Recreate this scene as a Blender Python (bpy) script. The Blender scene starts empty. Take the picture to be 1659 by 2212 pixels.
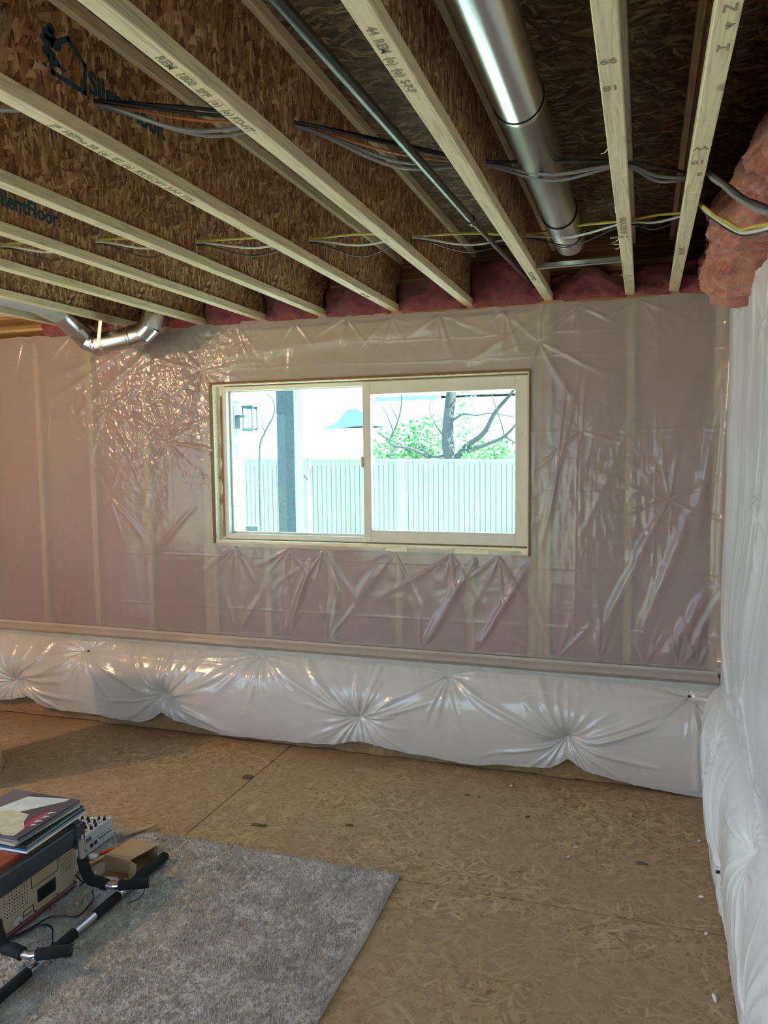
import bpy, math, random
import numpy as np
from mathutils import Vector, Matrix

random.seed(7)
RNG = np.random.default_rng(7)
C = bpy.context.scene.collection
SC = bpy.context.scene

# ------------------------------------------------------------------ camera
CAM_H = 1.66
PITCH, YAW, ROLL, FPX = 0.0797, 0.3238, -0.0117, 1672.0
cy, sy = math.cos(YAW), math.sin(YAW)
cp, sp = math.cos(PITCH), math.sin(PITCH)
cr, sr = math.cos(ROLL), math.sin(ROLL)
fw = Vector((-sy * cp, cy * cp, -sp))
rt = Vector((cy, sy, 0))
up = Vector((-sy * sp, cy * sp, cp))
rt, up = rt * cr + up * sr, up * cr - rt * sr
cam_data = bpy.data.cameras.new('camera')
cam = bpy.data.objects.new('camera', cam_data)
C.objects.link(cam)
cam.matrix_world = Matrix(((rt.x, up.x, -fw.x, 0), (rt.y, up.y, -fw.y, 0), (rt.z, up.z, -fw.z, CAM_H), (0, 0, 0, 1)))
cam_data.sensor_fit = 'VERTICAL'
cam_data.sensor_height = 24.0
cam_data.lens = 24.0 * FPX / 2212.0
cam_data.clip_start = 0.05
cam_data.clip_end = 200
SC.camera = cam

# ------------------------------------------------------------------ world, sun, lamps, exposure
SC.view_settings.view_transform = 'Standard'
SC.view_settings.look = 'None'
SC.view_settings.gamma = 1.0
SC.view_settings.exposure = -0.15
SC.view_settings.use_curve_mapping = False
SC.cycles.use_denoising = True
SC.cycles.max_bounces = 8
SC.cycles.diffuse_bounces = 5
SC.cycles.transparent_max_bounces = 12
SC.cycles.sample_clamp_indirect = 6.0
SC.cycles.caustics_reflective = False
SC.cycles.caustics_refractive = False

world = bpy.data.worlds.new('overcast_sky')
SC.world = world
world.use_nodes = True
wn = world.node_tree.nodes
wn['Background'].inputs['Color'].default_value = (0.50, 0.73, 1.0, 1)
wn['Background'].inputs['Strength'].default_value = 5.4

sun_d = bpy.data.lights.new('sun', 'SUN')
sun_d.energy = 42.0
sun_d.angle = 0.01
sun_d.color = (1.0, 0.97, 0.9)
sun = bpy.data.objects.new('sun', sun_d)
C.objects.link(sun)
sun.rotation_euler = Vector((-0.62, 0.012, -0.78)).to_track_quat('-Z', 'Y').to_euler()


def portal(name, loc, target, sx, sz):
    d = bpy.data.lights.new(name, 'AREA')
    d.shape = 'RECTANGLE'
    d.size, d.size_y = sx, sz
    d.cycles.is_portal = True
    o = bpy.data.objects.new(name, d)
    C.objects.link(o)
    o.location = loc
    o.rotation_euler = (Vector(target) - Vector(loc)).to_track_quat('-Z', 'Z').to_euler()


portal('window_daylight', (-1.5, 4.24, 1.6), (-1.5, 0, 1.6), 1.9, 0.95)
portal('rear_door_daylight', (-2.4, -1.68, 1.1), (-2.4, 4, 1.1), 2.4, 2.2)
portal('patio_opening_daylight', (-4.55, 0.3, 1.1), (0, 0.3, 1.1), 3.0, 2.15)

LAMP = (-4.25, 1.62, 2.2)
lamp_d = bpy.data.lights.new('bulb_light', 'POINT')
lamp_d.energy = 108.0
lamp_d.color = (1.0, 0.62, 0.30)
lamp_d.shadow_soft_size = 0.035
lamp = bpy.data.objects.new('bulb_light', lamp_d)
C.objects.link(lamp)
lamp.location = LAMP


# ------------------------------------------------------------------ node helpers
class NT:
    def __init__(self, name):
        self.m = bpy.data.materials.new(name)
        self.m.use_nodes = True
        self.t = self.m.node_tree
        self.b = self.t.nodes['Principled BSDF']
        self.out = self.t.nodes['Material Output']

    def n(self, kind, **kw):
        nd = self.t.nodes.new(kind)
        for k, v in kw.items():
            if k.startswith('i_'):
                nd.inputs[k[2:].replace('_', ' ')].default_value = v
            else:
                setattr(nd, k, v)
        return nd

    def l(self, a, b):
        self.t.links.new(a, b)

    def math(self, op, a, b=None, clamp=False):
        nd = self.n('ShaderNodeMath', operation=op, use_clamp=clamp)
        for i, v in enumerate((a, b)):
            if v is None:
                continue
            if isinstance(v, (int, float)):
                nd.inputs[i].default_value = v
            else:
                self.l(v, nd.inputs[i])
        return nd.outputs[0]

    def mixf(self, f, a, b):
        nd = self.n('ShaderNodeMix', data_type='FLOAT')
        for i, v in ((0, f), (2, a), (3, b)):
            if isinstance(v, (int, float)):
                nd.inputs[i].default_value = v
            else:
                self.l(v, nd.inputs[i])
        return nd.outputs[0]

    def mixc(self, f, a, b, mode='MIX'):
        nd = self.n('ShaderNodeMix', data_type='RGBA', blend_type=mode)
        for i, v in ((0, f), (6, a), (7, b)):
            if isinstance(v, (int, float)):
                nd.inputs[i].default_value = v
            elif isinstance(v, tuple):
                nd.inputs[i].default_value = (*v, 1)
            else:
                self.l(v, nd.inputs[i])
        return nd.outputs[2]

    def ramp(self, f, stops):
        nd = self.n('ShaderNodeValToRGB')
        e = nd.color_ramp.elements
        while len(e) < len(stops):
            e.new(0.5)
        for el, (p, c) in zip(e, stops):
            el.position = p
            el.color = (*c, 1)
        self.l(f, nd.inputs[0])
        return nd.outputs[0]

    def obj(self):
        return self.n('ShaderNodeTexCoord').outputs['Object']

    def noise(self, vec, scale, detail=3, rough=0.55, dist=0.0):
        nd = self.n('ShaderNodeTexNoise')
        nd.inputs['Scale'].default_value = scale
        nd.inputs['Detail'].default_value = detail
        nd.inputs['Roughness'].default_value = rough
        nd.inputs['Distortion'].default_value = dist
        if vec is not None:
            self.l(vec, nd.inputs['Vector'])
        return nd.outputs['Fac']

    def mapping(self, vec, rot=(0, 0, 0), scale=(1, 1, 1), loc=(0, 0, 0)):
        nd = self.n('ShaderNodeMapping')
        nd.inputs['Rotation'].default_value = rot
        nd.inputs['Scale'].default_value = scale
        nd.inputs['Location'].default_value = loc
        self.l(vec, nd.inputs['Vector'])
        return nd.outputs[0]

    def bump(self, h, strength=0.3, dist=0.01):
        nd = self.n('ShaderNodeBump')
        nd.inputs['Strength'].default_value = strength
        nd.inputs['Distance'].default_value = dist
        self.l(h, nd.inputs['Height'])
        self.l(nd.outputs[0], self.b.inputs['Normal'])
        return nd.outputs[0]

    def set(self, color=None, rough=None, metal=None, spec=None, **kw):
        if color is not None:
            if isinstance(color, tuple):
                self.b.inputs['Base Color'].default_value = (*color, 1)
            else:
                self.l(color, self.b.inputs['Base Color'])
        for k, v in (('Roughness', rough), ('Metallic', metal), ('Specular IOR Level', spec)):
            if v is not None:
                if isinstance(v, (int, float)):
                    self.b.inputs[k].default_value = v
                else:
                    self.l(v, self.b.inputs[k])
        for k, v in kw.items():
            self.b.inputs[k.replace('_', ' ')].default_value = v
        return self


def plain(name, color, rough=0.6, metal=0.0, var=0.12, scale=12.0, bump=0.0, spec=0.5):
    t = NT(name)
    f = t.noise(t.obj(), scale, 4)
    lo = tuple(max(0, c * (1 - var)) for c in color)
    hi = tuple(min(1, c * (1 + var)) for c in color)
    t.set(t.ramp(f, [(0.3, lo), (0.7, hi)]), rough, metal, spec)
    if bump:
        t.bump(t.noise(t.obj(), scale * 8, 3), bump, 0.004)
    return t.m


def osb(name, axes, stops, seed=0.0, strand=(9.0, 42.0), bias=(0.0, 0.75, 1.5, 2.3), dust=None, contrast=1.0, bump=0.35, rough=0.75):
    """strand board: layers of long cells lying at different angles, the topmost one wins"""
    t = NT(name)
    sep = t.n('ShaderNodeSeparateXYZ')
    t.l(t.obj(), sep.inputs[0])
    cmb = t.n('ShaderNodeCombineXYZ')
    t.l(sep.outputs[axes[0]], cmb.inputs[0])
    t.l(sep.outputs[axes[1]], cmb.inputs[1])
    uv = cmb.outputs[0]
    wob = t.n('ShaderNodeTexNoise')
    wob.inputs['Scale'].default_value = 7.0
    wob.inputs['Detail'].default_value = 2
    t.l(uv, wob.inputs['Vector'])
    off = t.n('ShaderNodeVectorMath', operation='MULTIPLY_ADD')
    t.l(wob.outputs['Color'], off.inputs[0])
    off.inputs[1].default_value = (0.05, 0.05, 0.0)
    t.l(uv, off.inputs[2])
    uv2 = off.outputs[0]
    best = col = None
    for i, a in enumerate(bias):
        mp = t.mapping(uv2, (0, 0, a), (strand[0], strand[1], 1), (seed + i * 3.7, seed * 1.3 + i * 9.1, 0))
        # Mapping rotates then we want scale last: rotate first with a plain mapping
        mp.node.vector_type = 'TEXTURE'
        mp.node.inputs['Scale'].default_value = (1 / strand[0], 1 / strand[1], 1)
        v = t.n('ShaderNodeTexVoronoi', voronoi_dimensions='2D')
        v.inputs['Scale'].default_value = 1.0
        v.inputs['Randomness'].default_value = 1.0
        t.l(mp, v.inputs['Vector'])
        s = t.n('ShaderNodeSeparateColor')
        t.l(v.outputs['Color'], s.inputs[0])
        h = t.math('SUBTRACT', s.outputs[0], t.math('MULTIPLY', v.outputs['Distance'], 0.25))
        if best is None:
            best, col = h, s.outputs[1]
        else:
            gt = t.math('GREATER_THAN', h, best)
            col = t.mixf(gt, col, s.outputs[1])
            best = t.math('MAXIMUM', best, h)
    fine = t.noise(uv, 160, 3, 0.6)
    broad = t.noise(uv, 1.6, 3, 0.5)
    val = t.math('ADD', t.math('MULTIPLY', t.math('SUBTRACT', col, 0.5), 0.75 * contrast), 0.5)
    val = t.math('ADD', val, t.math('MULTIPLY', t.math('SUBTRACT', fine, 0.5), 0.35 * contrast))
    val = t.math('ADD', val, t.math('MULTIPLY', t.math('SUBTRACT', best, 0.72), 0.55 * contrast))
    c = t.ramp(val, stops)
    if dust:
        f = t.ramp(broad, [(0.38, (0, 0, 0)), (0.66, (1, 1, 1))])
        c = t.mixc(t.math('MULTIPLY', f, dust[1]), c, dust[0])
    t.set(c, rough, 0, 0.3)
    t.bump(t.math('ADD', best, t.math('MULTIPLY', fine, 0.3)), bump, 0.004)
    return t.m


def lumber(name, color, axis=1, var=0.25, rough=0.7, knots=True):
    t = NT(name)
    s = [26.0, 26.0, 26.0]
    s[axis] = 1.3
    mp = t.mapping(t.obj(), scale=tuple(s))
    g = t.noise(mp, 3.2, 5, 0.6, 1.2)
    b = t.noise(t.obj(), 2.4, 3)
    dark = tuple(c * (1 - 1.5 * var) for c in color)
    c = t.ramp(g, [(0.32, dark), (0.5, color), (0.72, tuple(min(1, c * (1 + var * 0.5)) for c in color))])
    c = t.mixc(t.math('MULTIPLY', t.ramp(b, [(0.4, (0, 0, 0)), (0.7, (1, 1, 1))]), 0.35), c, tuple(x * 0.72 for x in color))
    if knots:
        v = t.n('ShaderNodeTexVoronoi')
        v.inputs['Scale'].default_value = 3.3
        t.l(t.obj(), v.inputs['Vector'])
        k = t.ramp(v.outputs['Distance'], [(0.045, (1, 1, 1)), (0.085, (0, 0, 0))])
        c = t.mixc(t.math('MULTIPLY', k, 0.75), c, tuple(x * 0.28 for x in color))
    t.set(c, rough, 0, 0.3)
    t.bump(g, 0.15, 0.003)
    return t.m


def sheet(name, color, clear, rough, bump_s=0.25, spec=0.6, thick=None):
    """milky polyethylene: part of the light goes straight through"""
    t = NT(name)
    o = t.obj()
    n1 = t.noise(o, 34, 5, 0.62, 0.8)
    n2 = t.noise(o, 170, 3, 0.6)
    cl = t.noise(o, 2.1, 3)
    t.set(t.ramp(cl, [(0.3, tuple(c * 0.93 for c in color)), (0.7, color)]), rough, 0, spec)
    t.bump(t.math('ADD', n1, t.math('MULTIPLY', n2, 0.25)), bump_s, 0.0025)
    if clear > 0:
        tr = t.n('ShaderNodeBsdfTransparent')
        tr.inputs[0].default_value = (0.96, 0.91, 0.90, 1)
        mx = t.n('ShaderNodeMixShader')
        f = t.math('MULTIPLY', t.ramp(cl, [(0.25, (0.8, 0.8, 0.8)), (0.75, (1, 1, 1))]), clear)
        t.l(f, mx.inputs[0])
        t.l(t.b.outputs[0], mx.inputs[1])
        t.l(tr.outputs[0], mx.inputs[2])
        t.l(mx.outputs[0], t.out.inputs[0])
    return t.m


def fibre(name, c1, c2, scale=14.0):
    t = NT(name)
    o = t.obj()
    a = t.noise(o, scale, 6, 0.68, 1.0)
    b = t.noise(o, scale * 9, 4, 0.7)
    t.set(t.mixc(0.35, t.ramp(a, [(0.3, c2), (0.68, c1)]), t.ramp(b, [(0.3, c2), (0.7, c1)])), 0.95, 0, 0.1)
    t.b.inputs['Sheen Weight'].default_value = 0.25
    t.bump(t.math('ADD', a, t.math('MULTIPLY', b, 0.5)), 0.8, 0.012)
    return t.m


# ------------------------------------------------------------------ materials
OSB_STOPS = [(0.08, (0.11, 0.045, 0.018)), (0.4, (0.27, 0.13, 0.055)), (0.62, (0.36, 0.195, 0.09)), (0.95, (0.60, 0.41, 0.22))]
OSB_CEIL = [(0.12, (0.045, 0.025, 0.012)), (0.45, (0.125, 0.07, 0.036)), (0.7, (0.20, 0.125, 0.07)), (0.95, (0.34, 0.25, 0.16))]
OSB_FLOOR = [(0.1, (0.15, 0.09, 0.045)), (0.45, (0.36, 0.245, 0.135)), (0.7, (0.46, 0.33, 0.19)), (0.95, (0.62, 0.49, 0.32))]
M = {}
M['web'] = osb('osb_web', (1, 2), OSB_STOPS, 1.0, (26.0, 90.0), (1.2, 1.57, 1.9, 0.5))
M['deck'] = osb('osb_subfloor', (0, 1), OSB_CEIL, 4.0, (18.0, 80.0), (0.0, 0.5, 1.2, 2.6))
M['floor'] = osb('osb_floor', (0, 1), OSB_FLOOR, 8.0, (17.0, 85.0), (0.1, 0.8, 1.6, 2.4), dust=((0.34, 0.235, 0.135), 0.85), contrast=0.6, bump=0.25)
M['flange'] = lumber('flange_pine', (0.78, 0.66, 0.44), 1)
M['stud'] = lumber('stud_spruce', (0.66, 0.5, 0.3), 2, knots=False)
M['plate'] = lumber('plate_fir', (0.36, 0.17, 0.085), 0, knots=False)
M['sill_wood'] = lumber('sill_spruce', (0.88, 0.77, 0.56), 0, knots=False)
M['cut_edge'] = plain('brown_cut_edge', (0.2, 0.1, 0.045), 0.8)
M['foam'] = plain('spray_foam', (0.55, 0.3, 0.12), 0.8, bump=0.6, scale=40)
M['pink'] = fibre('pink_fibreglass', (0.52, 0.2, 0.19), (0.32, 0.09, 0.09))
M['pink_shaded'] = fibre('shaded_pink_fibreglass', (0.30, 0.085, 0.095), (0.13, 0.028, 0.036))  # pink fibreglass darkened to maroon; the shade of the joist bays is painted in
M['pink_pale'] = fibre('peach_fibreglass', (0.62, 0.26, 0.20), (0.22, 0.06, 0.055), 9)
M['brown_fibre'] = fibre('brown_fibreglass', (0.42, 0.27, 0.13), (0.2, 0.11, 0.05), 18)
M['concrete'] = plain('concrete', (0.42, 0.41, 0.39), 0.9, bump=0.3)
M['drywall'] = plain('far_wall', (0.55, 0.52, 0.5), 0.9, var=0.04)
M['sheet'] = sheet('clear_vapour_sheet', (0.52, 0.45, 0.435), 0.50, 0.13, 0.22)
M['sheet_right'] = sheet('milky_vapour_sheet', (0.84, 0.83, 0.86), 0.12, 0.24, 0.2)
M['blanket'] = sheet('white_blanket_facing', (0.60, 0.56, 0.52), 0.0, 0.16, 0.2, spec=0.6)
M['blanket_lit'] = sheet('lit_blanket_facing', (0.86, 0.86, 0.86), 0.0, 0.2, 0.2, spec=0.6)  # paler copy of the blanket facing; stronger daylight is put into the colour
M['vinyl'] = plain('beige_vinyl', (0.62, 0.55, 0.47), 0.4, var=0.03)
M['black'] = plain('black_plastic', (0.012, 0.012, 0.013), 0.45, var=0.2)
M['foam_grip'] = plain('black_foam', (0.010, 0.010, 0.011), 0.9, var=0.3, scale=90, bump=0.5)
M['chrome'] = plain('chrome', (0.72, 0.74, 0.76), 0.2, 1.0, var=0.03)
M['steel_tube'] = plain('silver_steel', (0.62, 0.64, 0.65), 0.32, 1.0, var=0.05)
M['dark_steel'] = plain('slate_painted_steel', (0.045, 0.062, 0.082), 0.42, 0.2, var=0.1)
M['galv'] = None
t = NT('galvanised_steel')
o_ = t.obj()
v_ = t.n('ShaderNodeTexVoronoi')
v_.inputs['Scale'].default_value = 70
t.l(o_, v_.inputs['Vector'])
t.set(t.mixc(t.noise(o_, 3, 3), (0.56, 0.57, 0.58), (0.7, 0.71, 0.72)), t.math('ADD', t.math('MULTIPLY', v_.outputs['Distance'], 0.03), 0.24), 1.0)
M['galv'] = t.m
M['iron'] = plain('black_iron_pipe', (0.035, 0.037, 0.04), 0.28, 0.6, var=0.2, bump=0.15, scale=30)
M['ink'] = plain('grey_ink', (0.27, 0.24, 0.155), 0.9, var=0.3, scale=60)
M['teal_ink'] = plain('teal_ink', (0.012, 0.055, 0.075), 0.8, var=0.3, scale=60)
M['wire_black'] = plain('black_cable', (0.012, 0.012, 0.014), 0.4)
M['wire_grey'] = plain('grey_cable', (0.2, 0.19, 0.2), 0.4)
M['wire_white'] = plain('white_cable', (0.62, 0.6, 0.56), 0.4)
M['wire_yellow'] = plain('yellow_cable', (0.55, 0.42, 0.07), 0.4)
M['wire_orange'] = plain('orange_cable', (0.42, 0.15, 0.05), 0.4)
M['lens'] = plain('amber_metal', (0.62, 0.52, 0.36), 0.35, 0.8)


def glass_mat(name, tint=(0.88, 0.985, 0.955), r=0.018):
    t = NT(name)
    tr = t.n('ShaderNodeBsdfTransparent')
    tr.inputs[0].default_value = (*tint, 1)
    gl = t.n('ShaderNodeBsdfGlossy')
    gl.inputs['Roughness'].default_value = 0.02
    mx = t.n('ShaderNodeMixShader')
    mx.inputs[0].default_value = r
    t.l(tr.outputs[0], mx.inputs[1])
    t.l(gl.outputs[0], mx.inputs[2])
    t.l(mx.outputs[0], t.out.inputs[0])
    return t.m


M['glass'] = glass_mat('window_glass')


# ------------------------------------------------------------------ mesh helpers
def link(name, me, mat, parent=None):
    o = bpy.data.objects.new(name, me)
    C.objects.link(o)
    if mat is not None:
        me.materials.append(mat)
    if parent is not None:
        adopt(o, parent)
    return o


def root_matrix(p):
    m = Matrix.Translation(p.location) @ p.rotation_euler.to_matrix().to_4x4()
    if p.parent is not None:
        return root_matrix(p.parent) @ p.matrix_parent_inverse @ m
    return m


def adopt(o, parent):
    o.parent = parent
    o.matrix_parent_inverse = root_matrix(parent).inverted()


def thing(name, label, cat, loc, group=None):
    o = bpy.data.objects.new(name, None)
    o.empty_display_size = 0.05
    C.objects.link(o)
    o.location = loc
    return tag(o, label, cat, group)


def tag(o, label, cat, group=None, kind=None):
    o['label'] = label
    o['category'] = cat
    if group:
        o['group'] = group
    if kind:
        o['kind'] = kind
    return o


class MB:
    def __init__(self):
        self.v, self.f = [], []

    def add(self, vs, fs):
        n = len(self.v)
        self.v += [tuple(p) for p in vs]
        self.f += [tuple(i + n for i in f) for f in fs]
        return self

    def box(self, x0, x1, y0, y1, z0, z1, M4=None):
        vs = [Vector((x, y, z)) for x in (x0, x1) for y in (y0, y1) for z in (z0, z1)]
        if M4 is not None:
            vs = [M4 @ p for p in vs]
        return self.add(vs, [(0, 1, 3, 2), (4, 6, 7, 5), (0, 4, 5, 1), (2, 3, 7, 6), (0, 2, 6, 4), (1, 5, 7, 3)])

    def bbox(self, x0, x1, y0, y1, z0, z1, b, M4=None):
        """box with chamfered edges"""
        b = min(b, 0.49 * (x1 - x0), 0.49 * (y1 - y0), 0.49 * (z1 - z0))
        import bmesh
        bm = bmesh.new()
        vs = [bm.verts.new((x, y, z)) for x in (x0, x1) for y in (y0, y1) for z in (z0, z1)]
        for f in [(0, 1, 3, 2), (4, 6, 7, 5), (0, 4, 5, 1), (2, 3, 7, 6), (0, 2, 6, 4), (1, 5, 7, 3)]:
            bm.faces.new([vs[i] for i in f])
        bmesh.ops.bevel(bm, geom=bm.edges[:], offset=b, segments=1, affect='EDGES', profile=0.5)
        bm.verts.index_update()
        vv = [(M4 @ v.co) if M4 is not None else v.co.copy() for v in bm.verts]
        ff = [[v.index for v in f.verts] for f in bm.faces]
        bm.free()
        return self.add(vv, ff)

    def prism(self, pts, n):
        """flat polygon pts (3D) extruded by vector n"""
        k = len(pts)
        n = Vector(n)
        vs = [Vector(p) for p in pts] + [Vector(p) + n for p in pts]
        fs = [tuple(range(k))[::-1], tuple(range(k, 2 * k))]
        fs += [(i, (i + 1) % k, k + (i + 1) % k, k + i) for i in range(k)]
        return self.add(vs, fs)

    def tube(self, pts, r, n=10, cap=True, flat=None):
        pts = [Vector(p) for p in pts]
        rs = r if isinstance(r, (list, tuple)) else [r] * len(pts)
        vs, fs = [], []
        prev = None
        for i, p in enumerate(pts):
            a = pts[max(0, i - 1)]
            b = pts[min(len(pts) - 1, i + 1)]
            d = (b - a)
            d = d.normalized() if d.length > 1e-9 else Vector((0, 0, 1))
            if prev is None:
                ref = Vector((0, 0, 1)) if abs(d.z) < 0.9 else Vector((1, 0, 0))
                s = d.cross(ref).normalized()
            else:
                s = (prev - d * prev.dot(d)).normalized()
            prev = s
            u = s.cross(d)
            for k in range(n):
                t_ = 2 * math.pi * k / n
                vs.append(p + s * (rs[i] * math.cos(t_)) + u * (rs[i] * math.sin(t_)))
        for i in range(len(pts) - 1):
            for k in range(n):
                a, b = i * n + k, i * n + (k + 1) % n
                fs.append((a, b, b + n, a + n))
        if cap:
            fs.append(tuple(range(n))[::-1])
            fs.append(tuple(range((len(pts) - 1) * n, len(pts) * n)))
        return self.add(vs, fs)

    def build(self, name, mat, parent=None, smooth=False):
        me = bpy.data.meshes.new(name)
        me.from_pydata(self.v, [], self.f)
        me.update()
        if smooth:
            me.polygons.foreach_set('use_smooth', [True] * len(me.polygons))
            try:
                me.set_sharp_from_angle(angle=math.radians(40))
            except Exception:
                pass
        return link(name, me, mat, parent)


def curve_pts(ctrl, n=8):
    """Catmull-Rom through control points"""
    P = [Vector(p) for p in ctrl]
    P = [P[0] * 2 - P[1]] + P + [P[-1] * 2 - P[-2]]
    out = []
    for i in range(1, len(P) - 2):
        for k in range(n):
            s = k / n
            a, b, c, d = P[i - 1], P[i], P[i + 1], P[i + 2]
            out.append(0.5 * ((2 * b) + (c - a) * s + (2 * a - 5 * b + 4 * c - d) * s * s + (3 * b - a - 3 * c + d) * s ** 3))
    out.append(P[-2])
    return out


def grid_mesh(name, P, mat, parent=None, mask=None, smooth=True, flip=False):
    nu, nv = P.shape[:2]
    me = bpy.data.meshes.new(name)
    idx = np.arange(nu * nv).reshape(nu, nv)
    q = np.stack([idx[:-1, :-1], idx[1:, :-1], idx[1:, 1:], idx[:-1, 1:]], -1).reshape(-1, 4)
    if mask is not None:
        q = q[mask.reshape(-1)]
    if flip:
        q = q[:, ::-1]
    V = P.reshape(-1, 3)
    used = np.unique(q)
    remap = np.zeros(nu * nv, int)
    remap[used] = np.arange(len(used))
    q = remap[q]
    V = V[used]
    me.vertices.add(len(V))
    me.vertices.foreach_set('co', V.astype(np.float32).ravel())
    me.loops.add(q.size)
    me.loops.foreach_set('vertex_index', q.ravel().astype(np.int32))
    me.polygons.add(len(q))
    me.polygons.foreach_set('loop_start', np.arange(0, q.size, 4, dtype=np.int32))
    me.polygons.foreach_set('loop_total', np.full(len(q), 4, np.int32))
    if smooth:
        me.polygons.foreach_set('use_smooth', np.ones(len(q), bool))
    me.update(calc_edges=True)
    me.validate()
    return link(name, me, mat, parent)


def vnoise(U, V, scale, seed, octaves=3, ridged=False):
    out = np.zeros_like(U)
    amp = 1.0
    r = np.random.default_rng(seed)
    for o in range(octaves):
        T = r.random((64, 64))
        x = U * scale + r.random() * 50
        y = V * scale + r.random() * 50
        xi, yi = np.floor(x).astype(int), np.floor(y).astype(int)
        fx, fy = x - xi, y - yi
        fx = fx * fx * (3 - 2 * fx)
        fy = fy * fy * (3 - 2 * fy)
        a = T[xi % 64, yi % 64]
        b = T[(xi + 1) % 64, yi % 64]
        c = T[xi % 64, (yi + 1) % 64]
        d = T[(xi + 1) % 64, (yi + 1) % 64]
        n = (a * (1 - fx) + b * fx) * (1 - fy) + (c * (1 - fx) + d * fx) * fy
        n = 2 * n - 1
        if ridged:
            n = 1 - 2 * np.abs(n)
        out += amp * n
        amp *= 0.5
        scale *= 2.03
    return out


def star(H, U, V, u0, v0, n, L, amp, seed, a0=0.0, a1=2 * math.pi, pit=0.0, pit_r=0.05):
    """tension folds that run out from a staple or pin"""
    r = np.random.default_rng(seed)
    du, dv = U - u0, V - v0
    R = np.hypot(du, dv)
    m = R < L * 1.25
    x, y = du[m], dv[m]
    rr = R[m]
    h = np.zeros_like(x)
    for k in range(n):
        a = a0 + (a1 - a0) * (k + r.random() * 0.9) / n
        ln = L * (0.35 + 0.75 * r.random())
        al = x * math.cos(a) + y * math.sin(a)
        pe = -x * math.sin(a) + y * math.cos(a)
        pe = pe + 0.03 * np.sin(al * (5 + 9 * r.random()) + 6 * r.random()) * al
        w = 0.0035 + (0.022 + 0.05 * r.random()) * np.clip(al, 0, None)
        s = np.clip(1 - al / ln, 0, 1)
        up_ = np.clip(al / 0.03, 0, 1)
        h += amp * (0.4 + 0.9 * r.random()) * np.exp(-(pe / w) ** 2) * s ** 0.8 * up_
    h -= pit * np.exp(-(rr / pit_r) ** 2)
    H[m] += h


def fold(H, U, V, p, q, w, amp, taper=True):
    """one long crease from p to q"""
    d = np.array(q) - np.array(p)
    Ln = np.hypot(*d)
    d = d / Ln
    al = (U - p[0]) * d[0] + (V - p[1]) * d[1]
    pe = -(U - p[0]) * d[1] + (V - p[1]) * d[0]
    s = np.clip(al / Ln, 0, 1)
    env = np.where((al > 0) & (al < Ln), np.sin(np.pi * s) ** 0.5 if taper else 1.0, 0.0)
    H += amp * np.exp(-(pe / w) ** 2) * env


TEXTS = []


def text(name, body, size, pos, right, upv, mat, parent, bold=0.0, align='LEFT', stretch=1.0):
    cu = bpy.data.curves.new(name, 'FONT')
    cu.body = body
    cu.size = size
    cu.extrude = 0.0004
    cu.offset = bold
    cu.align_x = align
    cu.resolution_u = 3
    o = bpy.data.objects.new(name, cu)
    C.objects.link(o)
    cu.materials.append(mat)
    r = Vector(right).normalized()
    u = Vector(upv).normalized()
    n = r.cross(u)
    TEXTS.append(o)
    o.parent = parent
    o.matrix_parent_inverse = root_matrix(parent).inverted()
    o.matrix_basis = Matrix(((r.x * stretch, u.x, n.x, pos[0]), (r.y * stretch, u.y, n.y, pos[1]), (r.z * stretch, u.z, n.z, pos[2]), (0, 0, 0, 1)))
    return o


def structure(o):
    o['kind'] = 'structure'
    return o


# ================================================================== LARGE STRUCTURE
WY = 4.07          # inner face of the back wall studs
XR = 0.38          # right wall sheet
ZC = 2.41          # underside of the joists
JH = 0.302
XL, YB = -4.45, -1.6

# ---- floor: a slab under separate strand-board panels
floor = structure(MB().box(XL, 0.55, YB, 4.2, -0.12, -0.019).build('floor', M['concrete']))
PW, PL = 1.22, 2.44
row = 0
y1 = 3.965
rows = [(3.965, 4.19, -1.87), (2.745, 3.965, -1.87), (1.525, 2.745, -1.48), (0.305, 1.525, -1.87), (-0.915, 0.305, -1.48), (-1.59, -0.915, -1.87)]
for (ya, yb, xs) in rows:
    x = xs - 2 * PL
    while x < 0.5:
        a, b = max(x, XL + 0.01), min(x + PL, 0.54)
        if b - a > 0.05:
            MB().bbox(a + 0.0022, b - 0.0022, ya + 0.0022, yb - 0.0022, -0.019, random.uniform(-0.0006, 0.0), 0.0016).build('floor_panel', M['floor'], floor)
        x += PL

# ---- ceiling: strand-board subfloor sheets
ceiling = structure(MB().box(XL, 0.55, YB, 4.2, ZC + JH + 0.019, ZC + JH + 0.12).build('ceiling', M['drywall']))
for (ya, yb, xs) in [(3.05, 4.19, -1.1), (1.83, 3.05, -2.3), (0.61, 1.83, -1.1), (-0.61, 0.61, -2.3), (-1.59, -0.61, -1.1)]:
    x = xs - 2 * PL
    while x < 0.5:
        a, b = max(x, XL + 0.01), min(x + PL, 0.54)
        if b - a > 0.05:
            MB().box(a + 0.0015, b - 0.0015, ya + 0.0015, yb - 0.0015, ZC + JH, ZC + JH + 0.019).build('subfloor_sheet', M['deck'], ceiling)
        x += PL

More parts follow.
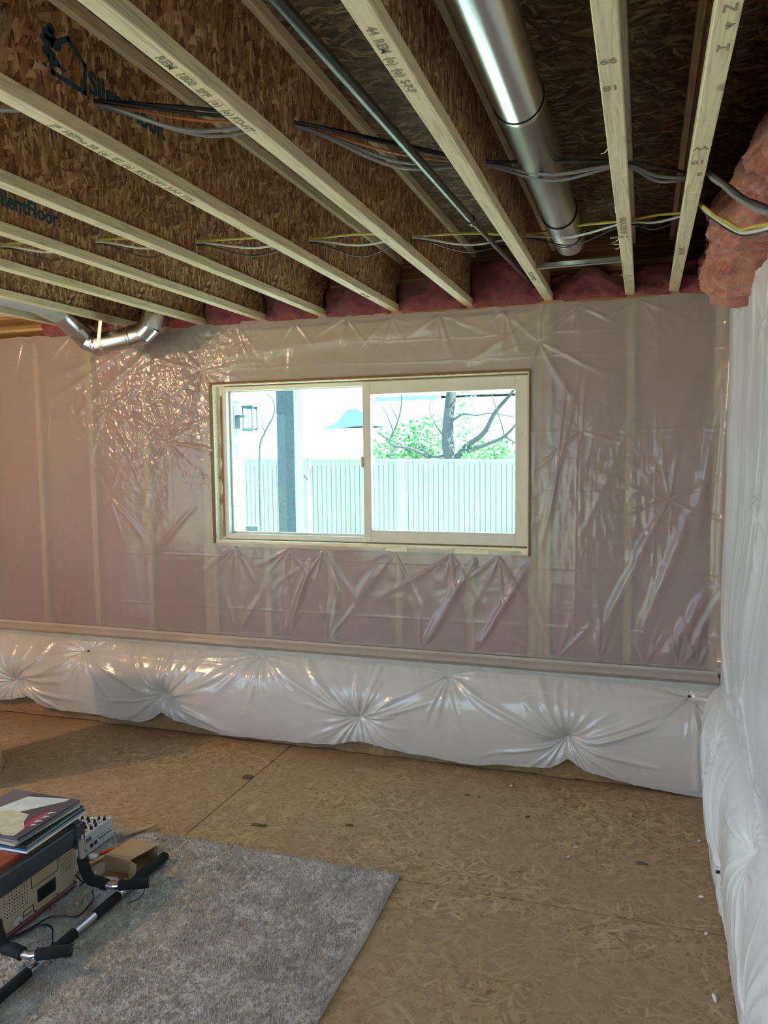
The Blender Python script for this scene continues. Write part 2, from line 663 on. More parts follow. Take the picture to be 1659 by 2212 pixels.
# ---- back wall: sheathing with studs, batts, plates, header
WX0, WX1, WZ0, WZ1 = -2.433, -0.567, 1.1276, 2.0575
mb = MB()
mb.box(XL, WX0, 4.212, 4.225, -0.1, 2.74).box(WX1, 0.55, 4.212, 4.225, -0.1, 2.74)
mb.box(WX0, WX1, 4.212, 4.225, -0.1, WZ0).box(WX0, WX1, 4.212, 4.225, WZ1, 2.74)
wall_back = structure(mb.build('wall_back', M['web']))
MB().box(XL, 0.5, WY + 0.005, 4.21, 2.372, ZC - 0.001).build('top_plate', M['plate'], wall_back)
MB().box(XL, 0.5, WY + 0.005, 4.21, 0.53, 0.568).build('bottom_plate', M['stud'], wall_back)
MB().box(XL, 0.5, 3.905, 4.205, -0.1, 0.529).build('stem_wall', M['concrete'], wall_back)
stud_x = []
x = -0.068
while x > XL:
    stud_x.append(x)
    x -= 0.4064
stud_x.append(0.338)
for x in stud_x:
    if WX0 - 0.09 < x < WX1 + 0.09:
        MB().bbox(x - 0.019, x + 0.019, WY + 0.006, 4.21, 0.569, WZ0 - 0.04, 0.002).build('cripple_stud', M['stud'], wall_back)
    else:
        MB().bbox(x - 0.019, x + 0.019, WY + 0.006, 4.21, 0.569, 2.371, 0.002).build('stud', M['stud'], wall_back)
for x in (WX0 - 0.019, WX0 - 0.058, WX1 + 0.020, WX1 + 0.059):
    MB().bbox(x - 0.0185, x + 0.0185, WY + 0.004, 4.21, 0.569, 2.371, 0.002).build('jack_stud', M['stud'], wall_back)
MB().bbox(WX0 - 0.001, WX1 + 0.001, WY + 0.004, 4.21, WZ1, 2.36, 0.002).build('header', M['stud'], wall_back)
# batts between the studs
edges = sorted([XL] + stud_x + [0.37])
for a, b in zip(edges[:-1], edges[1:]):
    a2, b2 = a + 0.02, b - 0.02
    if b2 - a2 < 0.06:
        continue
    spans = [(0.57, 2.37)]
    if b2 > WX0 - 0.08 and a2 < WX1 + 0.08:
        spans = [(0.57, WZ0 - 0.042)]
        if a2 < WX0 - 0.12:
            spans = [(0.57, 2.37)]
            b2 = WX0 - 0.079
        elif b2 > WX1 + 0.12:
            spans = [(0.57, 2.37)]
            a2 = WX1 + 0.08
    for (z0, z1) in spans:
        nu, nv = 10, max(6, int((z1 - z0) / 0.06))
        U, V = np.meshgrid(np.linspace(a2, b2, nu), np.linspace(z0, z1, nv), indexing='ij')
        s = (U - a2) / (b2 - a2)
        Y = WY + 0.055 - 0.042 * np.sin(np.pi * s) ** 0.4 - 0.006 * vnoise(U, V, 9, int(abs(a) * 100))
        grid_mesh('batt', np.stack([U, Y, V], -1), M['pink'], wall_back)

# ---- rim insulation batts stuffed between the joist ends (pieces of the back wall)
JX = {'A': 0.128, 'B': -0.075, 'C': -0.470, 'D': -0.882, 'E': -1.289, 'F': -1.712, 'G': -2.086, 'H': -2.477, 'I': -2.92, 'J': -3.262}
order = sorted(JX.values()) + [0.36]
order = [-3.66, ] + order
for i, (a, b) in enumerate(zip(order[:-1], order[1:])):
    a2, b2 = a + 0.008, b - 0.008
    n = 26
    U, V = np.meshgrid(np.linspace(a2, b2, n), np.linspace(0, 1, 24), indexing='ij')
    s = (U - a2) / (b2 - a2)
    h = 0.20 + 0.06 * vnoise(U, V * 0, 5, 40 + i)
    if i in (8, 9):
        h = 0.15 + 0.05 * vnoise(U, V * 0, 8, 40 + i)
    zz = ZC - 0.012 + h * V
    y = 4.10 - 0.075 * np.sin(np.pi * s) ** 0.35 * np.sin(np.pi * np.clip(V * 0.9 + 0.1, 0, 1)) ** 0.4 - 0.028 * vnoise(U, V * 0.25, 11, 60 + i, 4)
    grid_mesh('rim_batt', np.stack([U, y, zz], -1), M['pink_shaded'], wall_back)
MB().box(XL, 0.5, 4.17, 4.21, ZC, ZC + JH).build('rim_board', M['web'], wall_back)

# ---- right wall, left wall, rear wall
wall_right = structure(MB().box(0.44, 0.55, YB, 4.2, -0.1, 2.74).build('wall_right', M['drywall']))
MB().box(0.40, 0.438, 1.0, 3.9, 0.55, 2.3).build('batt', M['pink_pale'], wall_right)
SW = (-1.2, 1.8, 0.02, 2.15)    # wide patio opening in the left wall (outside the frame)
mb = MB()
mb.box(XL - 0.15, XL, YB, SW[0], -0.1, 2.74).box(XL - 0.15, XL, SW[1], 4.2, -0.1, 2.74)
mb.box(XL - 0.15, XL, SW[0], SW[1], -0.1, SW[2]).box(XL - 0.15, XL, SW[0], SW[1], SW[3], 2.74)
wall_left = structure(mb.build('wall_left', M['drywall']))
DR = (-3.6, -1.2, 0.0, 2.2)
mb = MB()
mb.box(XL, DR[0], YB - 0.15, YB, -0.1, 2.74).box(DR[1], 0.55, YB - 0.15, YB, -0.1, 2.74).box(DR[0], DR[1], YB - 0.15, YB, DR[3], 2.74)
wall_rear = structure(mb.build('wall_rear', M['drywall']))

# ---- window
win = structure(bpy.data.objects.new('window_1', None))
C.objects.link(win)
win.location = (-1.5, WY, WZ0)
# rough opening lining: pale wood reveal and thin brown cut edges of the sheet around it
MB().bbox(WX0, WX0 + 0.006, WY - 0.004, 4.2, WZ0, WZ1, 0.001).build('reveal', M['sill_wood'], win)
MB().bbox(WX1 - 0.006, WX1, WY - 0.004, 4.2, WZ0, WZ1, 0.001).build('reveal', M['sill_wood'], win)
MB().bbox(WX0, WX1, WY - 0.006, 4.2, WZ0 - 0.03, WZ0 + 0.006, 0.002).build('sill_board', M['sill_wood'], win)
MB().bbox(WX0, WX1, WY - 0.004, 4.2, WZ1 - 0.006, WZ1, 0.001).build('reveal', M['sill_wood'], win)
ce = MB()
ce.box(WX0 - 0.013, WX0, WY - 0.014, WY - 0.001, WZ0 - 0.012, WZ1 + 0.012)
ce.box(WX1, WX1 + 0.010, WY - 0.014, WY - 0.001, WZ0 - 0.03, WZ1 + 0.012)
ce.box(WX0, WX1, WY - 0.014, WY - 0.001, WZ1, WZ1 + 0.012)
ce.build('opening_edge', M['cut_edge'], win)
# foam bead in the gap at the left
pts = [(WX0 + 0.022 + 0.004 * math.sin(k * 2.1), 4.135 + 0.003 * math.cos(k * 3.3), WZ0 + 0.02 + k * 0.0445) for k in range(20)]
MB().tube(pts, [0.010 + 0.004 * math.sin(k * 1.7) for k in range(20)], 7).build('foam_bead', M['foam'], win, True)
FX0, FX1, FZ0, FZ1 = -2.398, -0.575, 1.137, 2.046


def rect_frame(mb, x0, x1, z0, z1, l, r, b, t_, ya, yb, bev=0.003):
    mb.bbox(x0, x0 + l, ya, yb, z0, z1, bev).bbox(x1 - r, x1, ya, yb, z0, z1, bev)
    mb.bbox(x0 + l - 0.002, x1 - r + 0.002, ya, yb, z0, z0 + b, bev).bbox(x0 + l - 0.002, x1 - r + 0.002, ya, yb, z1 - t_, z1, bev)
    return mb


rect_frame(MB(), FX0, FX1, FZ0, FZ1, 0.026, 0.03, 0.03, 0.024, 4.118, 4.20).build('window_frame', M['vinyl'], win)
rect_frame(MB(), -1.500, FX1 - 0.004, FZ0 + 0.004, FZ1 - 0.004, 0.046, 0.066, 0.068, 0.070, 4.108, 4.145).build('sliding_sash', M['vinyl'], win)
rect_frame(MB(), FX0 + 0.024, -1.465, FZ0 + 0.026, FZ1 - 0.02, 0.012, 0.03, 0.016, 0.010, 4.160, 4.190).build('fixed_sash', M['vinyl'], win)
MB().box(FX0 + 0.03, -1.48, 4.172, 4.177, FZ0 + 0.035, FZ1 - 0.025).build('pane', M['glass'], win)
MB().box(-1.46, FX1 - 0.065, 4.125, 4.130, FZ0 + 0.065, FZ1 - 0.065).build('pane', M['glass'], win)
mb = MB().bbox(-1.512, -1.498, 4.098, 4.116, 1.565, 1.625, 0.004)
mb.build('latch', M['vinyl'], win)
MB().bbox(-0.628, -0.603, 4.100, 4.107, 1.735, 1.742, 0.002).build('latch', M['lens'], win)

# ================================================================== PLASTIC SHEETS
# clear sheet over the studs of the back wall
U, V = np.meshgrid(np.linspace(-4.43, 0.395, 780), np.linspace(0.50, 2.40, 306), indexing='ij')
bay = 0.5 - 0.5 * np.cos(2 * np.pi * (U + 0.068) / 0.4064)
H = 0.004 + 0.004 * bay + 0.004 * vnoise(U, V, 1.5, 1, 2) + 0.0006 * vnoise(U, V, 9, 2, 3, True)
# crackled zone left of the window, quieter elsewhere
zone = np.exp(-(((U + 2.85) / 0.55) ** 2 + ((V - 1.85) / 0.42) ** 2))
H += zone * (0.0025 * vnoise(U, V, 14, 3, 3, True) + 0.0026 * vnoise(U * 1.2 + V * 0.5, V * 0.8, 32, 4, 2, True))
zone2 = np.exp(-(((U + 2.35) / 0.25) ** 2 + ((V - 2.28) / 0.12) ** 2))
H += zone2 * 0.004 * vnoise(U, V, 28, 5, 3, True)
zone3 = np.exp(-(((U + 0.1) / 0.35) ** 2 + ((V - 1.45) / 0.45) ** 2))
H += zone3 * 0.0022 * vnoise(U * 1.6, V * 0.5, 16, 6, 3, True)
pins = [(-3.18, 1.918, 9, 0.55, 0.008), (-2.758, 1.725, 12, 0.6, 0.010), (-2.486, 2.132, 12, 0.5, 0.009), (-3.179, 1.382, 7, 0.45, 0.006),
        (-0.516, 2.212, 7, 0.55, 0.007), (0.122, 1.398, 8, 0.6, 0.007), (-2.45, 1.5, 6, 0.3, 0.005), (-3.62, 1.9, 7, 0.4, 0.005), (-0.3, 1.75, 6, 0.4, 0.004), (-3.62, 1.1, 6, 0.35, 0.004)]
for i, (u, v, n, L, a) in enumerate(pins):
    star(H, U, V, u, v, n, L, a, 100 + i, pit=0.004)
# top edge staples, fanning downwards
for i, u in enumerate(np.arange(-4.4, 0.3, 0.31)):
    star(H, U, V, u + 0.05 * math.sin(i * 5), 2.385, 4, 0.35, 0.005, 200 + i, math.pi * 1.1, math.pi * 1.9)
# sill staples and ledge staples, folds that run between them
for i, u in enumerate((-2.3, -1.95, -1.73, -1.3, -0.98, -0.72)):
    star(H, U, V, u, 1.095, 5, 0.5, 0.006, 300 + i, math.pi * 1.12, math.pi * 1.75)
for i, u in enumerate((-3.6, -2.3, -2.0, -1.72, -1.16, -0.86, -0.42, -0.2, 0.02, 0.18, 0.26, 0.33)):
    star(H, U, V, u, 0.55, 4, 0.4, 0.009 if u > -1.8 else 0.005, 320 + i, math.pi * 0.28, math.pi * 0.62)
for p, q, w, a in [((-1.15, 0.56), (-0.85, 1.08), 0.022, 0.014), ((-0.86, 0.55), (-0.55, 1.08), 0.02, 0.016), ((-1.95, 0.62), (-1.8, 1.05), 0.018, 0.010),
                   ((-1.55, 0.8), (-1.35, 1.07), 0.03, 0.008), ((-0.25, 0.6), (0.12, 1.4), 0.025, 0.012), ((-0.05, 0.58), (0.28, 1.5), 0.03, 0.012), ((0.1, 0.56), (0.33, 1.0), 0.03, 0.015),
                   ((0.2, 0.56), (0.36, 0.95), 0.02, 0.014), ((-3.9, 2.05), (-2.85, 2.33), 0.03, 0.010), ((-3.7, 1.95), (-2.9, 2.33), 0.02, 0.008), ((-3.4, 1.9), (-2.8, 2.3), 0.02, 0.008),
                   ((-0.9, 1.92 + 0.2), (-0.45, 2.36), 0.02, 0.008), ((-2.4, 2.2), (-0.9, 2.33), 0.03, 0.006), ((-0.2, 1.9), (0.1, 2.35), 0.03, 0.006), ((-0.3, 1.2), (0.1, 2.2), 0.02, 0.005),
                   ((-2.95, 0.95), (-2.55, 1.35), 0.015, 0.005), ((-2.95, 2.05), (-2.45, 1.83), 0.006, 0.005), ((-2.9, 1.83), (-2.5, 1.72), 0.008, 0.005),
                   ((0.05, 1.5), (0.3, 2.2), 0.04, 0.010), ((0.25, 1.2), (0.37, 2.2), 0.03, 0.014), ((-0.5, 1.15), (-0.3, 2.1), 0.012, 0.006), ((-0.45, 1.3), (-0.38, 2.0), 0.008, 0.006)]:
    fold(H, U, V, p, q, w, a)
# packing creases, a loose grid of thin straight lines
for z in (0.72, 1.03, 1.43, 1.74, 2.13, 2.25):
    fold(H, U, V, (-4.5, z), (0.38, z + 0.01), 0.0035, 0.0016, False)
for u in (-3.75, -3.3, -2.72, -0.33, 0.05):
    fold(H, U, V, (u, 0.55), (u + 0.01, 2.38), 0.004, 0.0016, False)
H = np.clip(H, -0.004, 0.05)
H *= np.clip((V - 0.53) / 0.10, 0.1, 1)
# the corner: sheet swings out to meet the right wall
H += np.clip((U - 0.30) / 0.09, 0, 1) ** 2 * 0.05
Zs = V + 0
topcut = 2.392 + 0.006 * vnoise(U[:, :1], V[:, :1] * 0, 14, 9, 3) + 0.018 * np.clip((-1.1 - U[:, :1]) / 0.6, 0, 1)
Zs = 0.50 + (V - 0.50) * (topcut - 0.50) / (2.40 - 0.50)
Ys = WY - 0.002 - H
uc = 0.5 * (U[:-1, :-1] + U[1:, 1:])
vc = 0.5 * (Zs[:-1, :-1] + Zs[1:, 1:])
mask = ~((uc > WX0) & (uc < WX1) & (vc > WZ0 - 0.008) & (vc < WZ1))
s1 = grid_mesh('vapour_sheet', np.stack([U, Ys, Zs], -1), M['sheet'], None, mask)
tag(s1, 'clear milky plastic sheet stapled over the studs and pink batts around the window', 'plastic sheet')

# sheet over the right wall
U, V = np.meshgrid(np.linspace(0.9, 4.07, 420), np.linspace(0.53, 2.36, 260), indexing='ij')
H = 0.012 + 0.020 * vnoise(U, V * 0.22, 2.2, 21, 2) + 0.006 * vnoise(U * 1.5, V * 0.3, 3.2, 22, 2, True) + 0.0004 * vnoise(U, V, 14, 23, 2, True)
for i, (u, v) in enumerate(((3.2, 2.33), (2.75, 2.25), (2.3, 2.3), (2.9, 0.62), (2.6, 0.6), (3.5, 0.6), (3.0, 1.5))):
    star(H, U, V, u, v, 7, 0.6, 0.010, 400 + i)
H += 0.05 * np.exp(-((V - 0.95) / 0.35) ** 2) * np.clip((3.9 - U) / 0.8, 0, 1)
H *= np.clip((4.1 - U) / 0.25, 0.1, 1)
X = XR - H
Zs = 0.53 + (V - 0.53) * ((2.33 + 0.02 * vnoise(U[:, :1], V[:, :1] * 0, 7, 25, 3) - 0.04 * np.exp(-((U[:, :1] - 3.0) / 0.25) ** 2)) - 0.53) / (2.36 - 0.53)
s2 = grid_mesh('vapour_sheet', np.stack([X, U, Zs], -1), M['sheet_right'], None, flip=True)
tag(s2, 'whiter plastic sheet hanging in vertical folds on the right wall, ragged top', 'plastic sheet')


# ---- quilted blankets over the stem walls
def blanket_profile(nv, thick):
    ctrl = curve_pts([(0.014, 0.556, 0), (0.030, 0.546, 0), (0.08, 0.536, 0), (0.145, 0.512, 0), (0.195, 0.46, 0), (0.228, 0.38, 0), (0.238, 0.26, 0), (0.24, 0.14, 0), (0.236, 0.05, 0), (0.23, 0.0, 0)], 16)
    P = np.array([(p.x, p.y) for p in ctrl])
    d = np.concatenate([[0], np.cumsum(np.hypot(*np.diff(P, axis=0).T))])
    s = np.linspace(0, d[-1], nv)
    return np.stack([np.interp(s, d, P[:, 0]), np.interp(s, d, P[:, 1])], -1), s


nv = 150
prof, sl = blanket_profile(nv, 0.24)
dpr = np.gradient(prof, axis=0)
nrm = np.stack([-dpr[:, 1], dpr[:, 0]], -1)
nrm /= np.linalg.norm(nrm, axis=1, keepdims=True)
U1 = np.linspace(-4.43, 0.36, 720)
U, S = np.meshgrid(U1, sl, indexing='ij')
zprof = prof[:, 1]


def s_at_z(z):
    k = np.argmin(np.abs(np.where(np.arange(nv) > 25, zprof, 9) - z))
    return sl[k]


H = 0.010 * vnoise(U, S, 2.2, 31, 2) + 0.0006 * vnoise(U, S, 15, 32, 3, True)
low = [(-3.782, 0.161), (-2.679, 0.161), (-1.44, 0.164), (-0.341, 0.156), (-4.5, 0.16)]
high = [(-3.248, 0.441), (-2.047, 0.50), (-0.955, 0.475), (0.223, 0.468), (-4.3, 0.45)]
face = np.clip((S - 0.16) / 0.12, 0, 1)
for i, (u, z) in enumerate(low):
    s0 = s_at_z(z)
    H -= 0.05 * np.exp(-(((U - u) / 0.10) ** 2 + ((S - s0) / 0.09) ** 2))
    star(H, U, S, u, s0, 21, 0.60, 0.013, 500 + i, pit=0.012, pit_r=0.03)
for i, (u, z) in enumerate(high):
    s0 = s_at_z(z)
    H -= 0.032 * np.exp(-(((U - u) / 0.09) ** 2 + ((S - s0) / 0.07) ** 2))
    star(H, U, S, u, s0, 20, 0.48, 0.012, 520 + i, pit=0.012, pit_r=0.025)
# pillows between the pins
H *= np.clip((S - 0.02) / 0.16, 0.12, 1)
H += 0.022 * face * np.clip(np.sin(np.pi * np.clip((S - 0.15) / 0.55, 0, 1)), 0, 1)
for p, q, w, a in [((-3.78, s_at_z(.16)), (-3.25, s_at_z(.44)), 0.02, 0.010), ((-2.68, s_at_z(.16)), (-2.05, s_at_z(.5)), 0.02, 0.012), ((-3.25, s_at_z(.44)), (-2.68, s_at_z(.16)), 0.018, 0.012),
                   ((-2.05, s_at_z(.5)), (-1.44, s_at_z(.16)), 0.018, 0.012), ((-0.95, s_at_z(.47)), (-0.34, s_at_z(.16)), 0.018, 0.012), ((-0.34, s_at_z(.16)), (0.22, s_at_z(.46)), 0.018, 0.014),
                   ((-0.30, s_at_z(.14)), (0.12, s_at_z(.36)), 0.012, 0.012), ((-1.44, s_at_z(.16)), (-1.0, s_at_z(.36)), 0.016, 0.010), ((-0.30, s_at_z(.14)), (0.1, s_at_z(.12)), 0.014, 0.010),
                   ((-1.44, s_at_z(.18)), (-1.46, s_at_z(.47)), 0.012, 0.010), ((-0.35, s_at_z(.18)), (-0.40, s_at_z(.48)), 0.012, 0.010), ((-2.69, s_at_z(.2)), (-2.62, s_at_z(.45)), 0.012, 0.008)]:
    fold(H, U, S, p, q, w, a)
# crumple along the crown of the ledge
crown = np.exp(-((S - 0.175) / 0.035) ** 2)
H += crown * 0.004 * vnoise(U, S * 0.4, 22, 36, 3, True)
# taped fold in the corner at the right end
fold(H, U, S, (0.245, s_at_z(.45)), (0.262, s_at_z(.03)), 0.012, 0.014, False)
H *= np.clip(S / 0.06, 0.05, 1)
bx = [-4.6, -3.907, -3.72, -3.681, -3.64, -3.541, -2.854, -2.75, -2.69, -2.62, -2.287, -1.818, -1.6, -1.431, -1.221, -0.868, -0.42, -0.335, -0.25, -0.1, 0.043, 0.31]
bz = [0.09, 0.09, 0.12, 0.135, 0.12, 0.07, 0.045, 0.085, 0.125, 0.09, 0.03, 0.035, 0.055, 0.09, 0.055, 0.03, 0.06, 0.122, 0.07, 0.035, 0.02, 0.0]
zb = np.interp(U1, bx, bz)[:, None] + 0.004 * vnoise(U1[:, None], U1[:, None] * 0, 11, 37, 3)
zb = np.clip(zb, 0.004, None)
pz = prof[None, :, 1] + nrm[None, :, 1] * 0 - 0
Zf = np.where(prof[None, :, 1] < 0.40, zb + (prof[None, :, 1]) * (0.40 - zb) / 0.40, prof[None, :, 1])
Yb = (WY - 0.006 - prof[None, :, 0]) - H * (-nrm[None, :, 0] if nrm[80, 0] < 0 else nrm[None, :, 0])
Zf = Zf + H * np.abs(nrm[None, :, 1]) * np.where(prof[None, :, 1] > 0.44, 0.45, 0)
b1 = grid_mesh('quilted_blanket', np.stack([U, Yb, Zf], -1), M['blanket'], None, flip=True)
tag(b1, 'white plastic-faced insulation blanket pinned in puckers below the window wall', 'insulation')
# its brown fibre core, seen where the facing lifts off the floor
mb = MB()
Uc, Vc = np.meshgrid(np.linspace(-4.43, 0.28, 160), np.linspace(0.0, 1, 8), indexing='ij')
yc = 3.872 + 0.012 * vnoise(Uc, Vc, 9, 38, 3)
grid_mesh('fibre_core', np.stack([Uc, yc, 0.006 + Vc * 0.30], -1), M['brown_fibre'], b1)
for (u, z) in low[:4] + high[:4]:
    y0 = np.interp(u, U1, Yb[:, np.argmin(np.abs(sl - s_at_z(z)))])
    MB().tube([(u, y0 - 0.008, z), (u, y0 + 0.006, z)], 0.006, 8).build('pin', M['iron'], b1)

# right-hand blanket
U1r = np.linspace(1.0, 3.86, 430)
U, S = np.meshgrid(U1r, sl, indexing='ij')
H = 0.012 * vnoise(U, S, 2.4, 41, 2) + 0.0006 * vnoise(U, S, 15, 42, 3, True)
for i, (u, z) in enumerate(((2.86, 0.16), (2.0, 0.16), (3.35, 0.40), (2.45, 0.45))):
    s0 = s_at_z(z)
    H -= 0.035 * np.exp(-(((U - u) / 0.09) ** 2 + ((S - s0) / 0.08) ** 2))
    star(H, U, S, u, s0, 15, 0.55, 0.009, 600 + i, pit=0.010, pit_r=0.03)
for p, q, w, a in [((3.5, 0.25), (3.1, 0.55), 0.02, 0.014), ((3.4, 0.2), (2.9, 0.55), 0.015, 0.012), ((3.25, 0.18), (2.88, 0.5), 0.015, 0.012), ((3.7, 0.2), (3.4, 0.65), 0.02, 0.012)]:
    fold(H, U, S, p, q, w, a)
H += 0.02 * np.clip(np.sin(np.pi * np.clip((S - 0.15) / 0.55, 0, 1)), 0, 1)
H *= np.clip(S / 0.06, 0.05, 1)
dep = prof[None, :, 0] * 0.105 / 0.24
zb = 0.004 + 0.008 * np.clip(vnoise(U1r[:, None], U1r[:, None] * 0, 5, 43, 3), 0, None)
Zf = np.where(prof[None, :, 1] < 0.40, zb + prof[None, :, 1] * (0.40 - zb) / 0.40, prof[None, :, 1])
Xb = 0.385 - dep - H * np.abs(nrm[None, :, 0])
b2 = grid_mesh('quilted_blanket', np.stack([Xb, U, Zf], -1), M['blanket_lit'], None)
tag(b2, 'white quilted insulation blanket along the foot of the right wall', 'insulation')
MB().tube([(0.262, 2.86, 0.16), (0.285, 2.86, 0.16)], 0.006, 8).build('pin', M['iron'], b2)

# pink batt bulging out at the top of the right wall
n, m = 260, 120
Uy, T = np.meshgrid(np.linspace(1.7, 3.98, n), np.linspace(0, 1, m), indexing='ij')
endc = np.clip((Uy - 1.7) / 0.25, 0, 1) ** 0.5 * np.clip((3.985 - Uy) / 0.10, 0, 1) ** 0.5
tip = np.exp(-((Uy - 3.40) / 0.22) ** 2)
a_ = T * math.pi
big = np.clip((Uy - 1.9) / 1.2, 0, 1)
rx = (0.13 + 0.085 * big + 0.03 * vnoise(Uy, T * 0.6, 2.6, 51, 3)) * endc
zlow = 2.41 - 0.03 * big - 0.15 * tip
ztop = 2.66 + 0.03 * vnoise(Uy, T * 0, 3, 54, 2)
Zp = zlow + (ztop - zlow) * (0.5 - 0.5 * np.cos(a_)) * 1.0
lean = 0.75 + 0.25 * np.cos(a_ * 0.9)
Xp = 0.44 - rx * np.sin(a_) ** 0.55 * lean * 1.15
bump = 0.034 * vnoise(Uy, T * 0.35, 8, 52, 6) + 0.014 * vnoise(Uy + T * 0.2, T * 0.5, 24, 53, 3, True)
Xp = Xp - bump * endc * np.sin(a_) ** 0.3
Zp = Zp - bump * 0.7 * endc
bt = grid_mesh('insulation_batt', np.stack([Xp, Uy, Zp], -1), M['pink_pale'], None)
tag(bt, 'torn pink fibreglass batt bulging out above the right wall plastic', 'insulation')

# ================================================================== JOISTS
Y0, Y1 = -1.55, 4.165
FLH = 0.036
FW = 0.0445
up_path = {'E': (1.654, 2.520), 'D': (1.93, 2.518), 'C': (2.407, 2.528), 'B': (2.45, 2.492), 'A': (2.60, 2.482)}
lo_path = {'I': (2.50, 2.505), 'H': (2.56, 2.505), 'G': (2.648, 2.507), 'F': (2.778, 2.501), 'E': (2.938, 2.508), 'D': (3.017, 2.50), 'C': (3.25, 2.523), 'B': (3.0, 2.47), 'A': (2.95, 2.465)}
web_joint = {'E': (2.388, 3.631), 'F': (2.698, 3.83), 'G': (3.187,), 'D': (2.90,), 'C': (3.656,), 'H': (2.9,), 'I': (3.2,), 'B': (2.2,), 'A': (2.3,), 'J': (3.0,)}
fl_joint = {'C': 2.61, 'D': 2.69, 'A': 2.53, 'B': 3.0}
joist_label = {
    'A': 'first floor joist from the right wall, stamped letters running along its pale underside',
    'B': 'floor joist just right of the round duct, knotty underside with splinters',
    'C': 'floor joist just left of the round duct, between duct and black pipe',
    'D': 'floor joist left of the black pipe, greenish lit underside with one joint line',
    'E': 'floor joist with the dark house logo printed on its strand-board web',
    'F': 'floor joist next left of the one with the house logo',
    'G': 'floor joist with teal lettering cut off by the left picture edge',
    'H': 'floor joist whose end meets the upper right end of the elbowed duct',
    'I': 'floor joist running just above the left end of the elbowed duct',
    'J': 'floor joist seen lowest at the left picture edge, under the pale duct'}
joists = {}
for k, x in JX.items():
    jt = thing('floor_joist', joist_label[k], 'joist', (x, 0.5, ZC), 'wooden I-joists under the subfloor')
    joists[k] = jt
    w = FW / 2
    if k in fl_joint:
        yj = fl_joint[k]
        MB().bbox(x - w, x + w, Y0, yj - 0.0012, ZC, ZC + FLH, 0.002).build('bottom_flange', M['flange'], jt)
        MB().bbox(x - w, x + w, yj + 0.0012, Y1, ZC, ZC + FLH, 0.002).build('bottom_flange', M['flange'], jt)
    else:
        MB().bbox(x - w, x + w, Y0, Y1, ZC, ZC + FLH, 0.002).build('bottom_flange', M['flange'], jt)
    MB().bbox(x - w, x + w, Y0, Y1, ZC + JH - FLH, ZC + JH - 0.0005, 0.002).build('top_flange', M['flange'], jt)
    holes = [q[k] for q in (up_path, lo_path) if k in q]
    js = [Y0] + sorted(web_joint.get(k, ())) + [Y1]
    za, zb_ = ZC + FLH - 0.004, ZC + JH - FLH + 0.004
    for ya, yb in zip(js[:-1], js[1:]):
        mb = MB()
        ya2, yb2 = ya + 0.0015, yb - 0.0015
        hs = sorted([h for h in holes if ya2 + 0.03 < h[0] < yb2 - 0.03])
        cur = ya2
        r_ = 0.021
        for (hy, hz) in hs:
            mb.box(x - 0.005, x + 0.005, cur, hy - r_, za, zb_)
            # octagonal hole built from eight prisms around it
            for q in range(8):
                a0, a1 = 2 * math.pi * (q - 0.5) / 8, 2 * math.pi * (q + 0.5) / 8

                def sq(a):
                    c_, s_ = math.cos(a), math.sin(a)
                    yy = hy + r_ * max(-1, min(1, c_ / max(abs(c_), abs(s_))))
                    zz = (zb_ if s_ > 0 else za) if abs(s_) >= abs(c_) * 0.999 else hz + s_ / abs(c_) * (zb_ - hz if s_ > 0 else hz - za)
                    return (x - 0.005, yy, min(zb_, max(za, zz)))
                rr = r_ * 0.85
                mb.prism([(x - 0.005, hy + rr * math.cos(a0), hz + rr * math.sin(a0)), sq(a0), sq(a1), (x - 0.005, hy + rr * math.cos(a1), hz + rr * math.sin(a1))], (0.01, 0, 0))
            cur = hy + r_
        mb.box(x - 0.005, x + 0.005, cur, yb2, za, zb_)
        mb.build('web', M['web'], jt)


def child(jt, nm, idx=0):
    return [c for c in jt.children if c.name.split('.')[0] == nm][idx]


# printed marks
xE = JX['E'] + 0.0053
webE = child(joists['E'], 'web')
lg = MB()


def stroke(p, q, w):
    p, q = Vector((0, *p)), Vector((0, *q))
    d = (q - p).normalized()
    s = Vector((0, -d.z, d.y)) * w / 2
    e = d * w * 0.35
    lg.prism([(xE, (a + b).y, (a + b).z) for a, b in ((p - e, s), (q + e, s), (q + e, -s), (p - e, -s))], (0.0005, 0, 0))


for p, q in (((1.498, 2.523), (1.607, 2.523)), ((1.608, 2.522), (1.611, 2.588)), ((1.611, 2.588), (1.556, 2.622)), ((1.556, 2.622), (1.525, 2.602)), ((1.500, 2.523), (1.497, 2.556))):
    stroke(p, q, 0.012)
for (y, z, a, b) in ((1.494, 2.602, 0.020, 0.016), (1.486, 2.586, 0.021, 0.012), (1.512, 2.590, 0.020, 0.014), (1.500, 2.618, 0.012, 0.012), (1.490, 2.562, 0.022, 0.012), (1.504, 2.550, 0.022, 0.010), (1.476, 2.530, 0.006, 0.005), (1.53, 2.545, 0.016, 0.005)):
    lg.prism([(xE, y + a * math.cos(t_) * (1 + 0.12 * math.sin(5 * t_)), z + b * math.sin(t_)) for t_ in np.linspace(0, 2 * math.pi, 15)[:-1]], (0.0004, 0, 0))
lg.build('house_logo', M['teal_ink'], webE)
text('lettering', 'SilentFloor.', 0.074, (xE, 1.622, 2.532), (0, 1, 0), (0, 0, 1), M['teal_ink'], webE, 0.0022, stretch=0.93)
text('lettering', 'TJI', 0.066, (xE, 1.30, 2.545), (0, 1, 0), (0, 0, 1), M['ink'], webE, 0.001)
webG = child(joists['G'], 'web')
text('lettering', 'SilentFloor.', 0.074, (JX['G'] + 0.0053, 2.12, 2.505), (0, 1, 0), (0, 0, 1), M['teal_ink'], webG, 0.0022, stretch=0.93)


